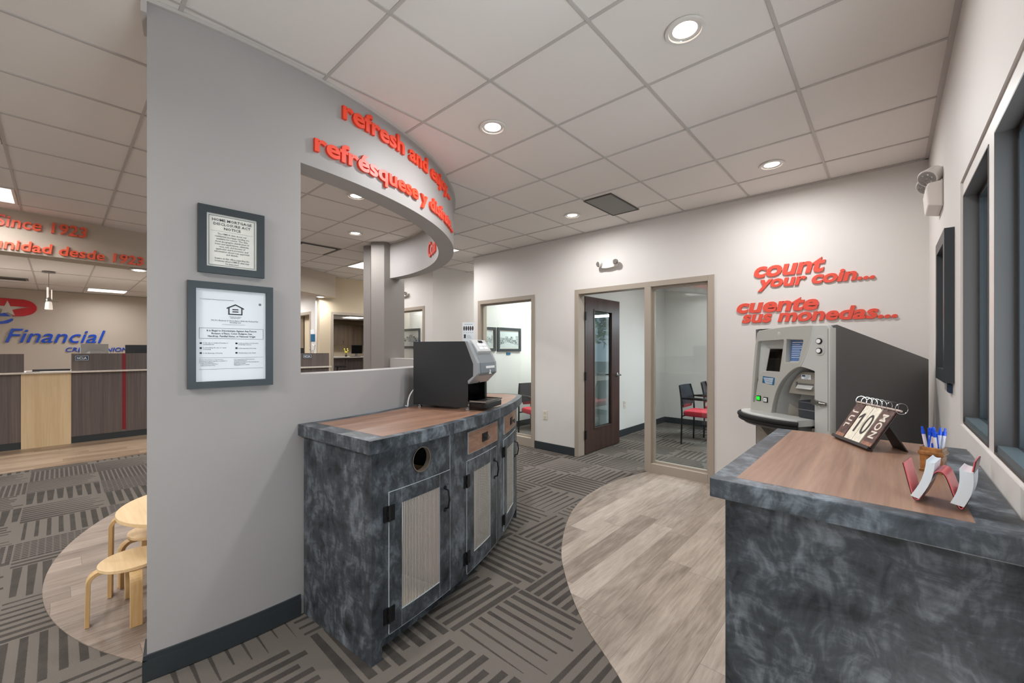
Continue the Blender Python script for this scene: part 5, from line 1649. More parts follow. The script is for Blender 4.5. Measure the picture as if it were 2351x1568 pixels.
# lower notice
n2 = thing('framed_notice', 'larger dark framed fair housing notice with a house emblem, lower one on the round wall', 'framed notice', f(0, 1.203, 0), 0)
obj('frame', frame_boxes(f, -0.166, 0.166, 1.203, 1.677, 0.030, 0.0, 0.020), M['charcoal'], n2)
obj('sheet', fbox(f, -0.136, 0.136, 1.233, 1.647, 0.0, 0.008), M['paper'], n2)
def fpoly(pts, d0=0.0082, d1=0.0089):
    return MB().add([f(x, z, d) for d in (d0, d1) for x, z in pts], [list(range(len(pts))), list(range(len(pts), 2 * len(pts)))])
hx, hz = 0.012, 1.535
hm = MB()
for pts in ([(-0.034, 0.032), (0, 0.050), (0.034, 0.032), (0.034, 0.026), (0, 0.044), (-0.034, 0.026)], [(-0.028, 0.0), (-0.028, 0.030), (-0.023, 0.032), (-0.023, 0.0)], [(0.023, 0.0), (0.023, 0.032), (0.028, 0.030), (0.028, 0.0)],
            [(-0.028, 0.0), (0.028, 0.0), (0.028, 0.005), (-0.028, 0.005)], [(-0.012, 0.012), (0.012, 0.012), (0.012, 0.017), (-0.012, 0.017)], [(-0.012, 0.022), (0.012, 0.022), (0.012, 0.027), (-0.012, 0.027)]):
    q = fpoly([(hx + x, hz + z) for x, z in pts])
    hm.add(q.v, q.f)
obj('house_emblem', hm, M['ink'], n2)
rl = frame_boxes(f, -0.124, 0.126, 1.424, 1.472, 0.0011, 0.0082, 0.0088)
for zz, x0, x1 in ((1.338, -0.124, 0.126), (1.287, -0.124, 0.126), (1.489, -0.04, 0.05)):
    q = fbox(f, x0, x1, zz, zz + 0.0008, 0.0082, 0.0088)
    rl.add(q.v, q.f)
for k in range(3):
    for x in (-0.122, 0.012):
        q = fbox(f, x, x + 0.008, 1.400 - 0.022 * k, 1.4075 - 0.022 * k, 0.0082, 0.0088)
        rl.add(q.v, q.f)
obj('ruled_lines', rl, M['ink'], n2)
notice_text(['U.S. Department of Housing and Urban Development'], f, -0.122, 1.599, 0.0058, M['ink2'], n2, 0.01, 'LEFT')
notice_text(['EQUAL HOUSING', 'OPPORTUNITY'], f, hx, 1.524, 0.0058, M['ink'], n2, 0.0060)
notice_text(['We Do Business in Accordance With the Federal Fair', 'Housing Law'], f, hx, 1.505, 0.0085, M['ink'], n2, 0.0082, bold=0.012)
notice_text(['In the sale or rental of housing or', 'residential lots'], f, -0.110, 1.403, 0.0068, M['ink2'], n2, 0.0070, 'LEFT')
notice_text(['In advertising the sale or rental', 'of housing'], f, -0.110, 1.381, 0.0068, M['ink2'], n2, 0.0070, 'LEFT')
notice_text(['In the financing of housing'], f, -0.110, 1.357, 0.0068, M['ink2'], n2, 0.0070, 'LEFT')
notice_text(['In the provision of real estate', 'brokerage services'], f, 0.024, 1.403, 0.0068, M['ink2'], n2, 0.0070, 'LEFT')
notice_text(['In the appraisal of housing'], f, 0.024, 1.379, 0.0068, M['ink2'], n2, 0.0070, 'LEFT')
notice_text(['Blockbusting is also illegal'], f, 0.024, 1.357, 0.0068, M['ink2'], n2, 0.0070, 'LEFT')
notice_text(['Anyone who feels he or she has been', 'discriminated against may file a complaint of', 'housing discrimination:', '   1-800-669-9777 (Toll Free)', '   1-800-927-9275 (TTY)'], f, -0.124, 1.328, 0.0058, M['ink2'], n2, 0.0066, 'LEFT')
notice_text(['U.S. Department of Housing and', 'Urban Development', 'Assistant Secretary for Fair Housing and', 'Equal Opportunity', 'Washington, D.C. 20410'], f, 0.006, 1.328, 0.0062, M['ink2'], n2, 0.0066, 'LEFT')
flush_text('printed_text', M['ink2'], n2)
notice_text(['It is Illegal to Discriminate Against Any Person', 'Because of Race, Color, Religion, Sex,', 'Handicap, Familial Status, or National Origin'], f, 0.0, 1.457, 0.0115, M['ink'], n2, 0.0125, bold=0.012, kx=0.9)
flush_text('printed_heading', M['ink'], n2)
q = MB()
q.add([f(0.112 + 0.006 * math.cos(2 * PI * k / 16), 1.590 + 0.006 * math.sin(2 * PI * k / 16), 0.0086) for k in range(16)], [list(range(16))])
obj('seal', q, M['ink2'], n2)

# ------------------------------------------------------------------ framed pictures
def framed_picture(label, f, x0, x1, z0, z1, w, mat_img, mats=M['charcoal'], depth=0.022, mount=0.0, group=None, glazed=True, img_flip=False):
    t = thing('framed_picture', label, 'picture', f((x0 + x1) / 2, z0, 0), 0, group)
    obj('frame', frame_boxes(f, x0, x1, z0, z1, w, 0.0, depth), mats, t)
    if mount:
        obj('mount', fbox(f, x0 + w, x1 - w, z0 + w, z1 - w, 0.0, 0.004), M['paper2'], t)
    a0, a1, b0, b1 = x0 + w + mount, x1 - w - mount, z0 + w + mount, z1 - w - mount
    m = MB().add([f(a0, b0, 0.006), f(a1, b0, 0.006), f(a1, b1, 0.006), f(a0, b1, 0.006), f(a0, b0, 0.0), f(a1, b0, 0.0), f(a1, b1, 0.0), f(a0, b1, 0.0)], [(0, 1, 2, 3), (7, 6, 5, 4), (0, 4, 5, 1), (1, 5, 6, 2), (2, 6, 7, 3), (3, 7, 4, 0)], [[(0, 0), (1, 0), (1, 1), (0, 1)]] + [[(0, 0)] * 4] * 5)
    obj('photograph', m, mat_img, t)
    if glazed:
        obj('glazing', fbox(f, x0 + w, x1 - w, z0 + w, z1 - w, 0.008, 0.0095), M['acrylic'], t)
    return t
fo = lambda x, z, d: (-4.83 + d, x, z)                  # left wall of the near office
framed_picture('framed black and white street view, whole one in the glazed office', fo, 4.942, 5.528, 1.330, 1.733, 0.045, photo_mat('street_photo', 2.3), mount=0.02)
framed_picture('framed street view half hidden by the window frame in the glazed office', fo, 4.58, 4.900, 1.338, 1.730, 0.045, photo_mat('street_photo_2', 5.1), mount=0.03)
tag(obj('picture_tag', MB().box(-4.83, -4.822, 5.165, 5.265, 1.272, 1.312), M['blue']), 'small blue tag under the whole street view in the glazed office', 'tag')
fh = lambda x, z, d: (x, 5.0 - d, z)                   # far wall of the hall office
k_ = 5.9 / 4.46
framed_picture('framed aerial town view behind the hall glass', fh, -7.98, -7.08, 1.385, 1.795, 0.045, photo_mat('town_photo', 9.7, (60, 60, 60), (232, 232, 230)))
fr_ = lambda x, z, d: (XR - d, x, z)                   # window wall
p = framed_picture('deep dark framed picture beside the windows', fr_, 2.81, 3.28, 1.218, 1.947, 0.060, plain('pale_print', (206, 198, 194), 0.4), M['charcoal'], 0.034, 0.0, None, False)
obj('figure', MB().extr([(XR - 0.0062, 2.875, 1.28), (XR - 0.0062, 3.2, 1.28), (XR - 0.0062, 3.05, 1.33), (XR - 0.0062, 2.92, 1.40)], (-0.001, 0, 0)), plain('print_grey', (140, 130, 120), 0.5), p)
tg = tag(obj('picture_tag', MB().box(XR - 0.012, XR, 2.885, 2.995, 1.165, 1.207), M['navy']), 'small dark tag under the deep framed picture', 'tag')

# ------------------------------------------------------------------ emergency lights
def emergency_light(label, loc, rz):
    t = thing('emergency_light', label, 'emergency light', loc, rz, 'twin head emergency lights')
    body = smooth([(-0.100, -0.018), (-0.097, -0.026), (-0.06, -0.036), (0.0, -0.041), (0.06, -0.036), (0.097, -0.026), (0.100, -0.018)], 4)
    ring = [(x, 0.0) for x in (-0.12, 0.12)]
    m = MB().extr([(x, 0, z) for x, z in ([(-0.104, 0.022)] + [(-0.104, -0.013)] + [(p[0], p[1] + 0.008) for p in body] + [(0.104, -0.013), (0.104, 0.022)])], (0, -0.055, 0))
    obj('housing', m, plain('emergency_housing', (222, 214, 206), 0.35), t, local=True, bevel=0.008, seg=3)
    for sx in (-1, 1):
        h = MB().tube([(sx * 0.098, -0.040, 0.024), (sx * 0.100, -0.052, 0.027), (sx * 0.110, -0.078, 0.022), (sx * 0.112, -0.082, 0.021)], [0.024, 0.034, 0.037, 0.035], 24)
        hd = obj('lamp_head', h, M['trim_white'], t, True, local=True)
        l = MB().tube([(sx * 0.112, -0.080, 0.021), (sx * 0.1135, -0.086, 0.0195), (sx * 0.114, -0.088, 0.019)], [0.033, 0.029, 0.010], 24)
        obj('lens', l, plain('emergency_lens', (120, 112, 106), 0.1), hd, True, local=True)
        q = MB()
        for k in range(7):
            a = 2 * PI * k / 6
            r = 0.0 if k == 6 else 0.018
            q.tube([(sx * 0.1137 + r * math.cos(a), -0.085, 0.0195 + r * math.sin(a)), (sx * 0.1137 + r * math.cos(a), -0.090, 0.0195 + r * math.sin(a))], [0.0075, 0.005], 10)
        obj('led', q, M['reflector'], hd, True, local=True)
    return t
em = emergency_light('white emergency light over the office door', (-2.468, YB, 2.372), 0)
dup(em, 'white emergency light over the hall glass beside the grey column', (-6.80, YB, 2.392), 0)
e3 = thing('emergency_light', 'white boxy emergency light high on the window wall', 'emergency light', (XR, 3.46, 2.18), 0)
obj('housing', MB().extr([(XR, 3.34, 2.18), (XR - 0.062, 3.34, 2.195), (XR - 0.070, 3.34, 2.30), (XR - 0.060, 3.34, 2.325), (XR, 3.34, 2.33)], (0, 0.26, 0)), plain('emergency_box', (226, 218, 212), 0.35), e3, bevel=0.008, seg=3)
for yy in (3.385, 3.545):
    c_ = Vector((XR - 0.045, yy, 2.372))
    ax_ = Vector((-0.55, -0.62, -0.52)).normalized()
    hd = obj('lamp_head', MB().tube([c_ - ax_ * 0.045, c_ - ax_ * 0.04, c_ + ax_ * 0.03, c_ + ax_ * 0.034], [0.030, 0.044, 0.050, 0.047], 24).tube([(XR - 0.03, yy, 2.325), (XR - 0.035, yy, 2.36)], 0.018, 12), M['trim_white'], e3, True)
    obj('lens', MB().tube([c_ + ax_ * 0.0335, c_ + ax_ * 0.038, c_ + ax_ * 0.041], [0.045, 0.041, 0.02], 24), plain('emergency_lens_grey', (150, 142, 138), 0.1), hd, True)
    q = MB()
    sd = ax_.cross(Vector((0, 0, 1))).normalized()
    up_ = sd.cross(ax_)
    for k in range(7):
        aa = 2 * PI * k / 6
        r_ = 0.0 if k == 6 else 0.024
        p_ = c_ + ax_ * 0.0385 + sd * r_ * math.cos(aa) + up_ * r_ * math.sin(aa)
        q.tube([p_, p_ + ax_ * 0.006], [0.0095, 0.007], 10)
    obj('led', q, M['reflector'], hd, True)

# ------------------------------------------------------------------ outlets
def outlet(label, f):
    t = thing('wall_outlet', label, 'outlet', f(0, 0, 0), 0, 'wall outlets')
    obj('cover_plate', fbox(f, -0.035, 0.035, -0.058, 0.058, 0.0, 0.006), M['tape'], t, bevel=0.002)
    for z in (-0.028, 0.028):
        obj('socket', fbox(f, -0.017, 0.017, z - 0.014, z + 0.014, 0.006, 0.0075), plain('outlet_socket', (196, 188, 172), 0.4), t, bevel=0.001)
    return t
outlet('cream outlet plate between the glazed office and the office door', lambda x, z, d: (-3.444 + x, YB - d, 0.474 + z))
outlet('cream outlet plate on the wall behind the open office door', lambda x, z, d: (-3.10 + d, 6.07 - x, 0.49 + z))

# ------------------------------------------------------------------ office door, standing open into the room
dr = thing('office_door', 'dark espresso office door with a tall glass lite, standing open', 'door', (-2.905, 4.605, 0.008), 0)
DX0, DX1, DY0, DY1, DZ = -2.948, -2.904, 4.605, 5.53, 2.062
LY0, LY1, LZ0, LZ1 = 4.825, 5.310, 0.31, 1.895
m = MB()
m.box(DX0, DX1, DY0, LY0, 0.008, DZ).box(DX0, DX1, LY1, DY1, 0.008, DZ).box(DX0, DX1, LY0, LY1, 0.008, LZ0).box(DX0, DX1, LY0, LY1, LZ1, DZ)
obj('leaf', m, M['walnut_door'], dr)
m = MB()
for x0, x1 in ((DX1, DX1 + 0.006), (DX0 - 0.006, DX0)):
    for a0, a1, b0, b1 in ((LY0 - 0.012, LY0 + 0.01, LZ0 - 0.012, LZ1 + 0.012), (LY1 - 0.01, LY1 + 0.012, LZ0 - 0.012, LZ1 + 0.012), (LY0, LY1, LZ0 - 0.012, LZ0 + 0.01), (LY0, LY1, LZ1 - 0.01, LZ1 + 0.012)):
        m.box(x0, x1, a0, a1, b0, b1)
obj('glazing_bead', m, M['walnut_door'], dr)
obj('glass_pane', MB().box(-2.929, -2.923, LY0, LY1, LZ0, LZ1), glass('door_glass', (0.86, 0.93, 0.93, 1), 2.6), dr)
for z in (0.26, 1.02, 1.80):
    h = MB().tube([(DX1 + 0.009, DY0 - 0.012, z - 0.055), (DX1 + 0.009, DY0 - 0.012, z + 0.055)], 0.009, 12)
    h.box(DX0 + 0.01, DX1 + 0.004, DY0 - 0.006, DY0, z - 0.055, z + 0.055).box(DX1 + 0.003, DX1 + 0.012, DY0 - 0.012, DY0 + 0.02, z - 0.055, z + 0.055)
    obj('hinge', h, M['iron'], dr, True)
def lever(sx):
    x = DX1 if sx > 0 else DX0
    hz, hy = 1.0, 5.455
    m = MB().tube([(x, hy, hz), (x + sx * 0.010, hy, hz), (x + sx * 0.013, hy, hz)], [0.028, 0.028, 0.022], 24)
    m.tube([(x + sx * 0.010, hy, hz), (x + sx * 0.055, hy, hz), (x + sx * 0.064, hy - 0.012, hz), (x + sx * 0.064, hy - 0.130, hz + 0.004)], [0.014, 0.012, 0.012, 0.010], 14)
    return m
obj('lever_handle', lever(1), M['nickel'], dr, True)
obj('lever_handle', lever(-1), M['nickel'], dr, True)
obj('latch_plate', MB().box(DX0 + 0.010, DX1 - 0.010, DY1, DY1 + 0.002, 0.93, 1.07), M['nickel'], dr)

# ------------------------------------------------------------------ office chairs
def make_chair(label, loc, rz):
    """faces local +x"""
    t = thing('guest_chair', label, 'chair', loc, rz, 'red seated guest chairs')
    for sy in (-1, 1):
        y = sy * 0.255
        obj('front_leg', MB().tube([(0.23, y, 0.0), (0.22, y, 0.44), (0.20, y, 0.63), (0.17, y, 0.655)], 0.012, 10), M['chair_metal'], t, True, local=True)
        obj('rear_leg', MB().tube([(-0.225, y, 0.0), (-0.215, y, 0.44), (-0.225, y, 0.66), (-0.262, y * 0.86, 0.84)], 0.012, 10), M['chair_metal'], t, True, local=True)
        obj('armrest', MB().tube([(-0.225, y, 0.66), (-0.10, y * 1.04, 0.665), (0.10, y * 1.06, 0.665), (0.21, y, 0.652)], [0.012, 0.02, 0.02, 0.014], 10, 1.25), M['chair_metal'], t, True, local=True)
    m = MB().tube([(-0.215, -0.255, 0.40), (-0.215, 0.255, 0.40)], 0.010, 8).tube([(0.215, -0.255, 0.40), (0.215, 0.255, 0.40)], 0.010, 8)
    obj('seat_rail', m, M['chair_metal'], t, True, local=True)
    rings = []
    for zz, k in ((0.405, 0.95), (0.42, 1.0), (0.455, 1.0), (0.475, 0.94), (0.482, 0.75)):
        rings.append([(0.005 + 0.235 * k * sgn(math.cos(a)) * abs(math.cos(a)) ** 0.35, 0.238 * k * sgn(math.sin(a)) * abs(math.sin(a)) ** 0.35, zz) for a in [2 * PI * j / 32 for j in range(32)]])
    obj('seat', MB().profile(rings), M['chair_red'], t, True, local=True)
    bk = MB()
    n, kx = 14, 6
    rows = []
    for i in range(kx + 1):
        z = 0.55 + 0.29 * i / kx
        wv = 0.205 + 0.028 * math.sin(PI * min(1, i / kx * 0.9 + 0.1))
        lean = -0.205 - 0.062 * (i / kx) ** 1.3
        rows.append([(lean - 0.028 * (1 - (2 * j / n - 1) ** 2), wv * (2 * j / n - 1), z) for j in range(n + 1)])
    vs, fs = [], []
    for r in rows:
        vs += r
    for r in rows:
        vs += [(x - 0.012, y, z) for x, y, z in r]
    w, off = n + 1, (kx + 1) * (n + 1)
    for i in range(kx):
        for j in range(n):
            a = i * w + j
            fs += [(a, a + 1, a + w + 1, a + w), (off + a + w, off + a + w + 1, off + a + 1, off + a)]
    edge_ = [i for i in range(w)] + [i * w + n for i in range(1, kx + 1)] + [kx * w + j for j in range(n - 1, -1, -1)] + [i * w for i in range(kx - 1, 0, -1)]
    for i in range(len(edge_)):
        a, b_ = edge_[i], edge_[(i + 1) % len(edge_)]
        fs.append((b_, a, off + a, off + b_))
    bk.add(vs, fs)
    obj('backrest', bk, M['chair_back'], t, True, local=True)
    lo = MB().extr([(-0.222, -0.19, 0.556), (-0.222, 0.19, 0.556), (-0.222, 0.17, 0.515), (-0.222, -0.17, 0.515)], (-0.012, 0, 0))
    obj('lumbar_pad', lo, M['chair_dark_red'], t, local=True)
    return t
def sgn(v):
    return 1.0 if v >= 0 else -1.0
ch = make_chair('red seated black guest chair behind the sidelight, nearest the glass', (-1.985, 6.32, 0), 0)
dup(ch, 'red seated guest chair cut off by the sidelight frame, farther back', (-1.93, 7.02, 0), R(10))
dup(ch, 'red seated black chair behind the glass of the office nearest the round wall', (-3.90, 4.93, 0), R(-20))
# desk in that office
dk = thing('office_desk', 'brown office desk behind the red chair in the glazed office', 'desk', (-4.15, 5.75, 0), 0)
obj('desk_top', MB().box(-4.60, -3.55, 5.45, 6.20, 0.72, 0.75), M['cabwood'], dk, bevel=0.002)
obj('modesty_panel', MB().box(-4.52, -3.62, 5.52, 5.54, 0.10, 0.72), M['cabwood'], dk)
for x in (-4.56, -3.61):
    obj('end_panel', MB().box(x, x + 0.025, 5.48, 6.17, 0.0, 0.72), M['cabwood'], dk)

# ------------------------------------------------------------------ teller counters
FX = -8.75
tc = thing('teller_counter', 'long brown teller counter with a maple panel and red stripe', 'counter', (-8.85, 0.5, 0), 0)
obj('base_panel', MB().box(FX - 0.03, FX, -2.4, -0.335, 0.10, 1.028).box(FX - 0.03, FX, 0.133, 2.4, 0.10, 1.028), M['driftwood'], tc)
obj('kick_board', MB().box(FX - 0.03, FX - 0.006, -2.4, -0.335, 0.004, 0.10).box(FX - 0.03, FX - 0.006, 0.133, 2.4, 0.004, 0.10), M['base'], tc)
obj('maple_panel', MB().box(FX - 0.03, FX + 0.012, -0.335, 0.133, 0.004, 1.028), M['maple'], tc)
obj('counter_slab', MB().box(FX - 0.55, FX + 0.06, -2.4, 2.4, 1.028, 1.052), M['stone'], tc, bevel=0.004)
obj('screen_panel', MB().box(FX - 0.05, FX - 0.02, -2.4, -0.31, 1.052, 1.305), M['driftwood'], tc)
obj('screen_panel', MB().box(FX - 0.05, FX - 0.02, 0.135, 2.4, 1.052, 1.305), M['driftwood'], tc)
obj('red_strip', MB().box(FX - 0.02, FX - 0.017, 0.672, 0.715, 1.052, 1.305).box(FX, FX + 0.003, 0.672, 0.715, 0.13, 1.028), M['redstripe'], tc)
obj('work_surface', MB().box(FX - 1.25, FX - 0.55, -2.4, 2.4, 0.90, 0.93), M['stone'], tc)
t2 = thing('teller_counter', 'short brown teller counter end seen through the round wall opening', 'counter', (-7.75, 3.2, 0), 0)
obj('base_panel', MB().box(-7.73, -7.70, 2.45, 3.40, 0.004, 1.028), M['driftwood'], t2)
obj('counter_slab', MB().box(-8.1, -7.65, 2.45, 3.43, 1.028, 1.055), M['stone'], t2, bevel=0.004)
obj('screen_panel', MB().box(-7.75, -7.70, 2.45, 3.405, 1.055, 1.295), M['driftwood'], t2)
def sign_plate(label, x, y0, y1, z0, z1, s):
    t = thing('desk_sign', label, 'sign', (x, (y0 + y1) / 2, z0), 0, 'navy NCUA signs')
    obj('plate', MB().box(x, x + 0.006, y0, y1, z0, z1), M['navy'], t)
    e = MB()
    w = 0.004
    for a0, a1, b0, b1 in ((y0 + 0.006, y1 - 0.006, z0 + 0.006, z0 + 0.006 + w), (y0 + 0.006, y1 - 0.006, z1 - 0.006 - w, z1 - 0.006), (y0 + 0.006, y0 + 0.006 + w, z0 + 0.006, z1 - 0.006), (y1 - 0.006 - w, y1 - 0.006, z0 + 0.006, z1 - 0.006)):
        e.box(x + 0.006, x + 0.0075, a0, a1, b0, b1)
    obj('border', e, M['paper'], t)
    me = text_mesh(s, 0.05, 0.0006, 0.001, 'CENTER')
    xa, xb, _, _ = bounds(me)
    k = (y1 - y0) * 0.68 / (xb - xa)
    for v in me.vertices:
        v.co = Vector((x + 0.0068 + v.co.z, (y0 + y1) / 2 + (v.co.x - (xa + xb) / 2) * k, (z0 + z1) / 2 - 0.018 + v.co.y))
    link_mesh('printed_text', me, M['paper'], t)
sign_plate('small navy NCUA sign on the teller counter left of the red stripe', FX - 0.02, 0.166, 0.316, 1.200, 1.279, 'NCUA')
sign_plate('small navy NCUA sign on the counter end seen through the opening', -7.70, 2.935, 3.085, 1.205, 1.275, 'NCUA')
def monitor(label, x, y, z, w, h, mat, tilt, rz=0.0):
    t = thing('monitor', label, 'monitor', (x, y, z), rz, 'teller monitors')
    a = R(tilt)
    m = MB().box(-0.012, 0.012, -w / 2, w / 2, 0.10, 0.10 + h)
    obj('housing', m, mat, t, local=True, bevel=0.006)
    obj('screen', MB().box(-0.0155, -0.012, -w / 2 + 0.015, w / 2 - 0.015, 0.115, 0.085 + h), M['gloss_black'], t, local=True)
    obj('back_cover', MB().extr([(0.012, -w * 0.34, 0.14), (0.045, -w * 0.2, 0.18), (0.045, w * 0.2, 0.18), (0.012, w * 0.34, 0.14)], (0, 0, h * 0.55)), mat, t, local=True)
    obj('stand', MB().box(0.03, 0.055, -0.04, 0.04, 0.01, 0.30).box(-0.07, 0.10, -0.11, 0.11, 0.0, 0.012), M['monitor'], t, local=True)
    return t
monitor('silver backed monitor above the NCUA sign of the teller counter', -9.42, 0.40, 0.93, 0.33, 0.425, M['monitor'], 0, R(12))
monitor('black monitor of the teller counter beside the red stripe', -9.42, 0.96, 0.93, 0.40, 0.41, M['monitor_dark'], 0, R(-8))
monitor('dark monitor behind the counter end seen through the opening', -8.22, 3.02, 0.93, 0.28, 0.36, M['monitor_dark'], 0, R(10))
dsk = tag(obj('back_desk', MB().box(-8.34, -8.06, 2.45, 3.43, 0.90, 0.93).box(-8.34, -8.31, 2.45, 3.43, 0, 0.90), M['stone']), 'low desk behind the counter end', 'desk')
pr = thing('check_printer', 'flat black printer lying in the gap of the teller counter', 'printer', (-9.05, -0.1, 1.052), 0)
obj('body', MB().box(-9.13, -8.95, -0.24, 0.128, 1.052, 1.078), M['monitor_dark'], pr, bevel=0.003)
obj('paper_guide', MB().box(-9.06, -9.0, -0.20, 0.0, 1.078, 1.083), M['monitor'], pr)
tag(obj('pen', MB().tube([(-8.80, -0.29, 1.056), (-8.83, -0.17, 1.057)], 0.004, 8), M['ink'], smooth=True), 'dark pen lying by the flat printer on the teller counter', 'pen')

# orchid, stationery and rack beyond the short counter
vz = thing('orchid', 'thin branched orchid in a small pot behind the counter end', 'plant', (-8.18, 3.28, 0.93), 0)
obj('pot', MB().lathe([(0.035, 0), (0.045, 0.09), (0.04, 0.09)], n=20), M['paper2'], vz, True, local=True)
sm = MB()
for k, (dx, dy, dz) in enumerate(((0.0, 0.07, 0.52), (0.02, -0.03, 0.48), (-0.02, 0.02, 0.42))):
    sm.tube([(0, 0, 0.08), (dx * 0.3, dy * 0.2, dz * 0.55), (dx, dy, dz)], 0.004, 6)
obj('stem', sm, plain('stem_brown', (112, 100, 84), 0.7), vz, True, local=True)
fl = MB()
for k in range(9):
    c = (random.uniform(-0.03, 0.03), random.uniform(-0.04, 0.09), random.uniform(0.34, 0.52))
    fl.lathe([(0.002, -0.012), (0.014, 0.0), (0.002, 0.012)], c, 8)
obj('blossom', fl, M['paper2'], vz, True, local=True)
bs = thing('wall_notice', 'blue and white notice on the white wall beside the tan corner', 'notice', (-8.53, 3.45, 1.52), 0)
obj('blue_panel', MB().box(-8.64, -8.435, 3.442, 3.45, 1.52, 1.665), M['blue'], bs)
obj('white_panel', MB().box(-8.64, -8.49, 3.442, 3.45, 1.668, 1.76), M['paper'], bs)

# ------------------------------------------------------------------ work room behind the doorway
def wall_cabinet(label, y0, y1, z0, z1, x0=-14.8, depth=0.34):
    t = thing('wall_cabinet', label, 'cabinet', (x0 + depth / 2, (y0 + y1) / 2, z0), 0, 'work room cabinets')
    obj('carcass', MB().box(x0 + 0.002, x0 + depth, y0, y1, z0, z1), M['cabwood'], t)
    ym = (y0 + y1) / 2
    for a, b_, hy in ((y0 + 0.003, ym - 0.002, ym - 0.035), (ym + 0.002, y1 - 0.003, ym + 0.035)):
        d = obj('door', MB().box(x0 + depth, x0 + depth + 0.018, a, b_, z0 + 0.003, z1 - 0.003), M['cabwood'], t)
        obj('handle', MB().tube([(x0 + depth + 0.018, hy, z0 + 0.05), (x0 + depth + 0.040, hy, z0 + 0.055), (x0 + depth + 0.040, hy, z0 + 0.145), (x0 + depth + 0.018, hy, z0 + 0.15)], 0.007, 8), M['chrome'], d, True)
    return t
wall_cabinet('brown two door wall cabinet in the work room, left one', 6.44, 7.28, 1.507, 2.245)
wall_cabinet('brown two door wall cabinet in the work room, beside the left one', 7.285, 8.10, 1.507, 2.245)
bc_ = thing('base_cabinet', 'dark base cabinet under the work room counter', 'cabinet', (-13.9, 7.0, 0), 0, 'work room cabinets')
obj('carcass', MB().box(-14.3, -13.62, 5.9, 7.2, 0, 1.06), M['driftwood'], bc_)
for y0, y1, hy in ((5.92, 6.54, 6.50), (6.56, 7.18, 6.60)):
    d = obj('door', MB().box(-13.62, -13.602, y0, y1, 0.06, 1.04), M['driftwood'], bc_)
    obj('handle', MB().tube([(-13.602, hy, 0.86), (-13.58, hy, 0.865), (-13.58, hy, 0.99), (-13.602, hy, 0.995)], 0.007, 8), M['chrome'], d, True)
wt_ = tag(obj('worktop', MB().box(-14.78, -13.56, 5.85, 8.8, 1.06, 1.10), M['stone']), 'pale worktop of the work room', 'worktop')
oc = thing('office_chair', 'black mesh office chair in the work room', 'chair', (-11.0, 5.20, 0), R(65))
bk = MB()
rings = []
for i in range(9):
    z = 0.80 + 0.52 * i / 8
    wv = 0.22 + 0.02 * math.sin(PI * i / 8)
    rings.append([(-0.25 - 0.07 * i / 8 - 0.05 * (1 - (y / wv) ** 2) + dx, y, z) for dx, ys_ in ((0, (-1, -0.5, 0, 0.5, 1)), (0.02, (1, 0.5, 0, -0.5, -1))) for y in [wv * v for v in ys_]])
bk.profile(rings)
obj('backrest', bk, M['black_fabric'], oc, True, local=True)
obj('seat', MB().profile([[(0.02 + 0.25 * k * sgn(math.cos(a)) * abs(math.cos(a)) ** 0.5, 0.25 * k * sgn(math.sin(a)) * abs(math.sin(a)) ** 0.5, z) for a in [2 * PI * j / 28 for j in range(28)]] for z, k in ((0.62, 0.9), (0.65, 1.0), (0.69, 1.0), (0.71, 0.85))]), M['black_fabric'], oc, True, local=True)
for sy in (-1, 1):
    obj('armrest', MB().tube([(-0.12, sy * 0.27, 0.66), (-0.10, sy * 0.30, 0.86), (-0.08, sy * 0.30, 0.88)], 0.014, 8).box(-0.16, 0.12, sy * 0.30 - 0.035, sy * 0.30 + 0.035, 0.88, 0.905), M['chair_back'], oc, local=True)
obj('gas_column', MB().cyl((0, 0, 0.10), (0, 0, 0.63), 0.028, n=14), M['chair_metal'], oc, True, local=True)
for k in range(5):
    a = 2 * PI * k / 5
    obj('leg', MB().tube([(0, 0, 0.12), (0.29 * math.cos(a), 0.29 * math.sin(a), 0.065), (0.30 * math.cos(a), 0.30 * math.sin(a), 0.055)], [0.026, 0.02, 0.03], 10).lathe([(0.012, 0.0), (0.026, 0.012), (0.026, 0.04), (0.012, 0.05)], (0.30 * math.cos(a), 0.30 * math.sin(a), 0), 12), M['chair_back'], oc, True, local=True)
fw_ = thing('daffodil_pot', 'yellow flowers in a small pot on the work room counter', 'plant', (-13.75, 6.66, 1.10), 0)
obj('pot', MB().lathe([(0.03, 0), (0.04, 0.06), (0.036, 0.06)], n=16), M['ink'], fw_, True, local=True)
st_ = MB()
pt_ = MB()
for k in range(7):
    a = 2 * PI * k / 7
    p_ = (0.055 * math.cos(a), 0.055 * math.sin(a), 0.15 + 0.05 * (k % 3))
    st_.tube([(0, 0, 0.05), p_], 0.004, 6)
    pt_.lathe([(0.004, -0.03), (0.026, 0.0), (0.012, 0.03)], p_, 8)
obj('stem', st_, M['leaf'], fw_, True, local=True)
obj('petal', pt_, M['yellow'], fw_, True, local=True)
mo = monitor('black monitor on the work room counter', -13.85, 7.10, 1.10, 0.40, 0.30, M['monitor_dark'], 0, R(180))
tag(obj('keyboard', MB().box(-13.72, -13.60, 6.78, 7.10, 1.10, 1.115), M['monitor_dark']), 'dark keyboard before the black monitor of the work room', 'keyboard')

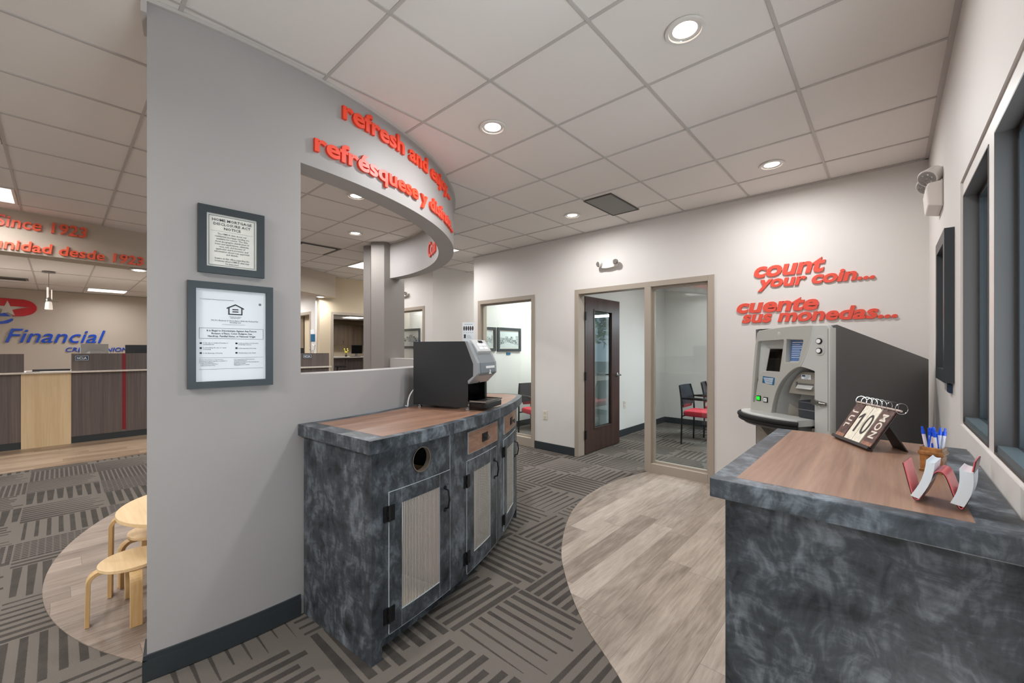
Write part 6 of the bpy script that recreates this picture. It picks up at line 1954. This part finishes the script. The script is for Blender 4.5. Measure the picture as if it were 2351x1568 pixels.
# ------------------------------------------------------------------ children table and stools
def bent_leg(ang, r_in, r_out, h, w, t_=0.018, n=6):
    """bent ply leg leaving the underside of the seat along ang and turning down at r_out"""
    d = Vector((math.cos(ang), math.sin(ang), 0))
    s_ = Vector((-d.y, d.x, 0))
    rad = 0.045
    pts = [d * r_in + Vector((0, 0, h)), d * (r_out - rad) + Vector((0, 0, h))]
    for k in range(1, n + 1):
        a = PI / 2 * k / n
        pts.append(d * (r_out - rad + rad * math.sin(a)) + Vector((0, 0, h - rad + rad * math.cos(a))))
    pts.append(d * (r_out + 0.004) + Vector((0, 0, 0.0045)))
    return MB().bar(pts, w, t_, s_)
def disc(r, z0, z1):
    return MB().lathe([(r - 0.002, z0), (r, z0 + 0.002), (r, z1 - 0.002), (r - 0.002, z1)], n=56)
def round_seat(name, label, cat, loc, r, h, leg_r, w, ang0, group=None, th_=0.018):
    t = thing(name, label, cat, loc, 0, group)
    obj('seat' if cat == 'stool' else 'table_top', disc(r, h - th_, h), M['birch'], t, True, local=True)
    for k in range(4):
        obj('leg', bent_leg(ang0 + k * PI / 2, r * 0.45, leg_r, h - th_ - 0.0095, w), M['birch_edge'], t, local=True, bevel=0.002)
    return t
a0 = math.atan2(0.112 - 0.265, -2.932 + 2.928)
round_seat('toddler_stool', 'round birch stool nearest the grey wall edge', 'stool', (-2.928, 0.268, 0.0), 0.136, 0.285, 0.166, 0.048, a0, 'birch stools')
round_seat('toddler_stool', 'round birch stool pushed under the birch table', 'stool', (-3.30, 0.41, 0.0), 0.136, 0.285, 0.166, 0.048, R(-78), 'birch stools')
round_seat('toddler_table', 'round birch children table half hidden by the grey wall', 'table', (-3.125, 0.600, 0.0), 0.388, 0.462, 0.405, 0.062, math.atan2(0.195 - 0.600, -3.20 + 3.125), None, 0.022)

# ------------------------------------------------------------------ tree outside the far office window (seen mirrored in the door glass)
tr_ = thing('tree', 'leafy green tree outside the far office window', 'tree', (0.6, 13.0, -0.05), 0)
tk = MB().tube([(0, 0, 0), (0.03, 0.02, 1.2), (0.0, 0.0, 2.4), (0.06, 0.03, 3.6)], [0.16, 0.13, 0.10, 0.05], 12)
for k in range(7):
    a = 2 * PI * k / 7
    tk.tube([(0, 0, 1.7 + 0.2 * k), (0.6 * math.cos(a), 0.6 * math.sin(a), 2.3 + 0.2 * k), (1.2 * math.cos(a), 1.2 * math.sin(a), 2.6 + 0.22 * k)], [0.06, 0.04, 0.02], 8)
obj('trunk', tk, plain('bark', (92, 78, 64), 0.9), tr_, True, local=True)
lf = MB()
for k in range(1500):
    r_ = random.random() ** 0.4 * 1.75
    a, b_ = random.uniform(0, 2 * PI), math.asin(random.uniform(-1, 1))
    c_ = Vector((r_ * math.cos(a) * math.cos(b_), r_ * math.sin(a) * math.cos(b_), 3.1 + 1.05 * r_ * math.sin(b_)))
    u_ = Vector((random.gauss(0, 1), random.gauss(0, 1), random.gauss(0, 1))).normalized() * 0.16
    v_ = u_.orthogonal().normalized() * 0.07
    lf.add([c_ - u_, c_ + v_, c_ + u_, c_ - v_], [(0, 1, 2, 3)])
obj('foliage', lf, plain('leaf_green', (72, 112, 58), 0.6, 0, 0.3, 0.2, 8), tr_, local=True)
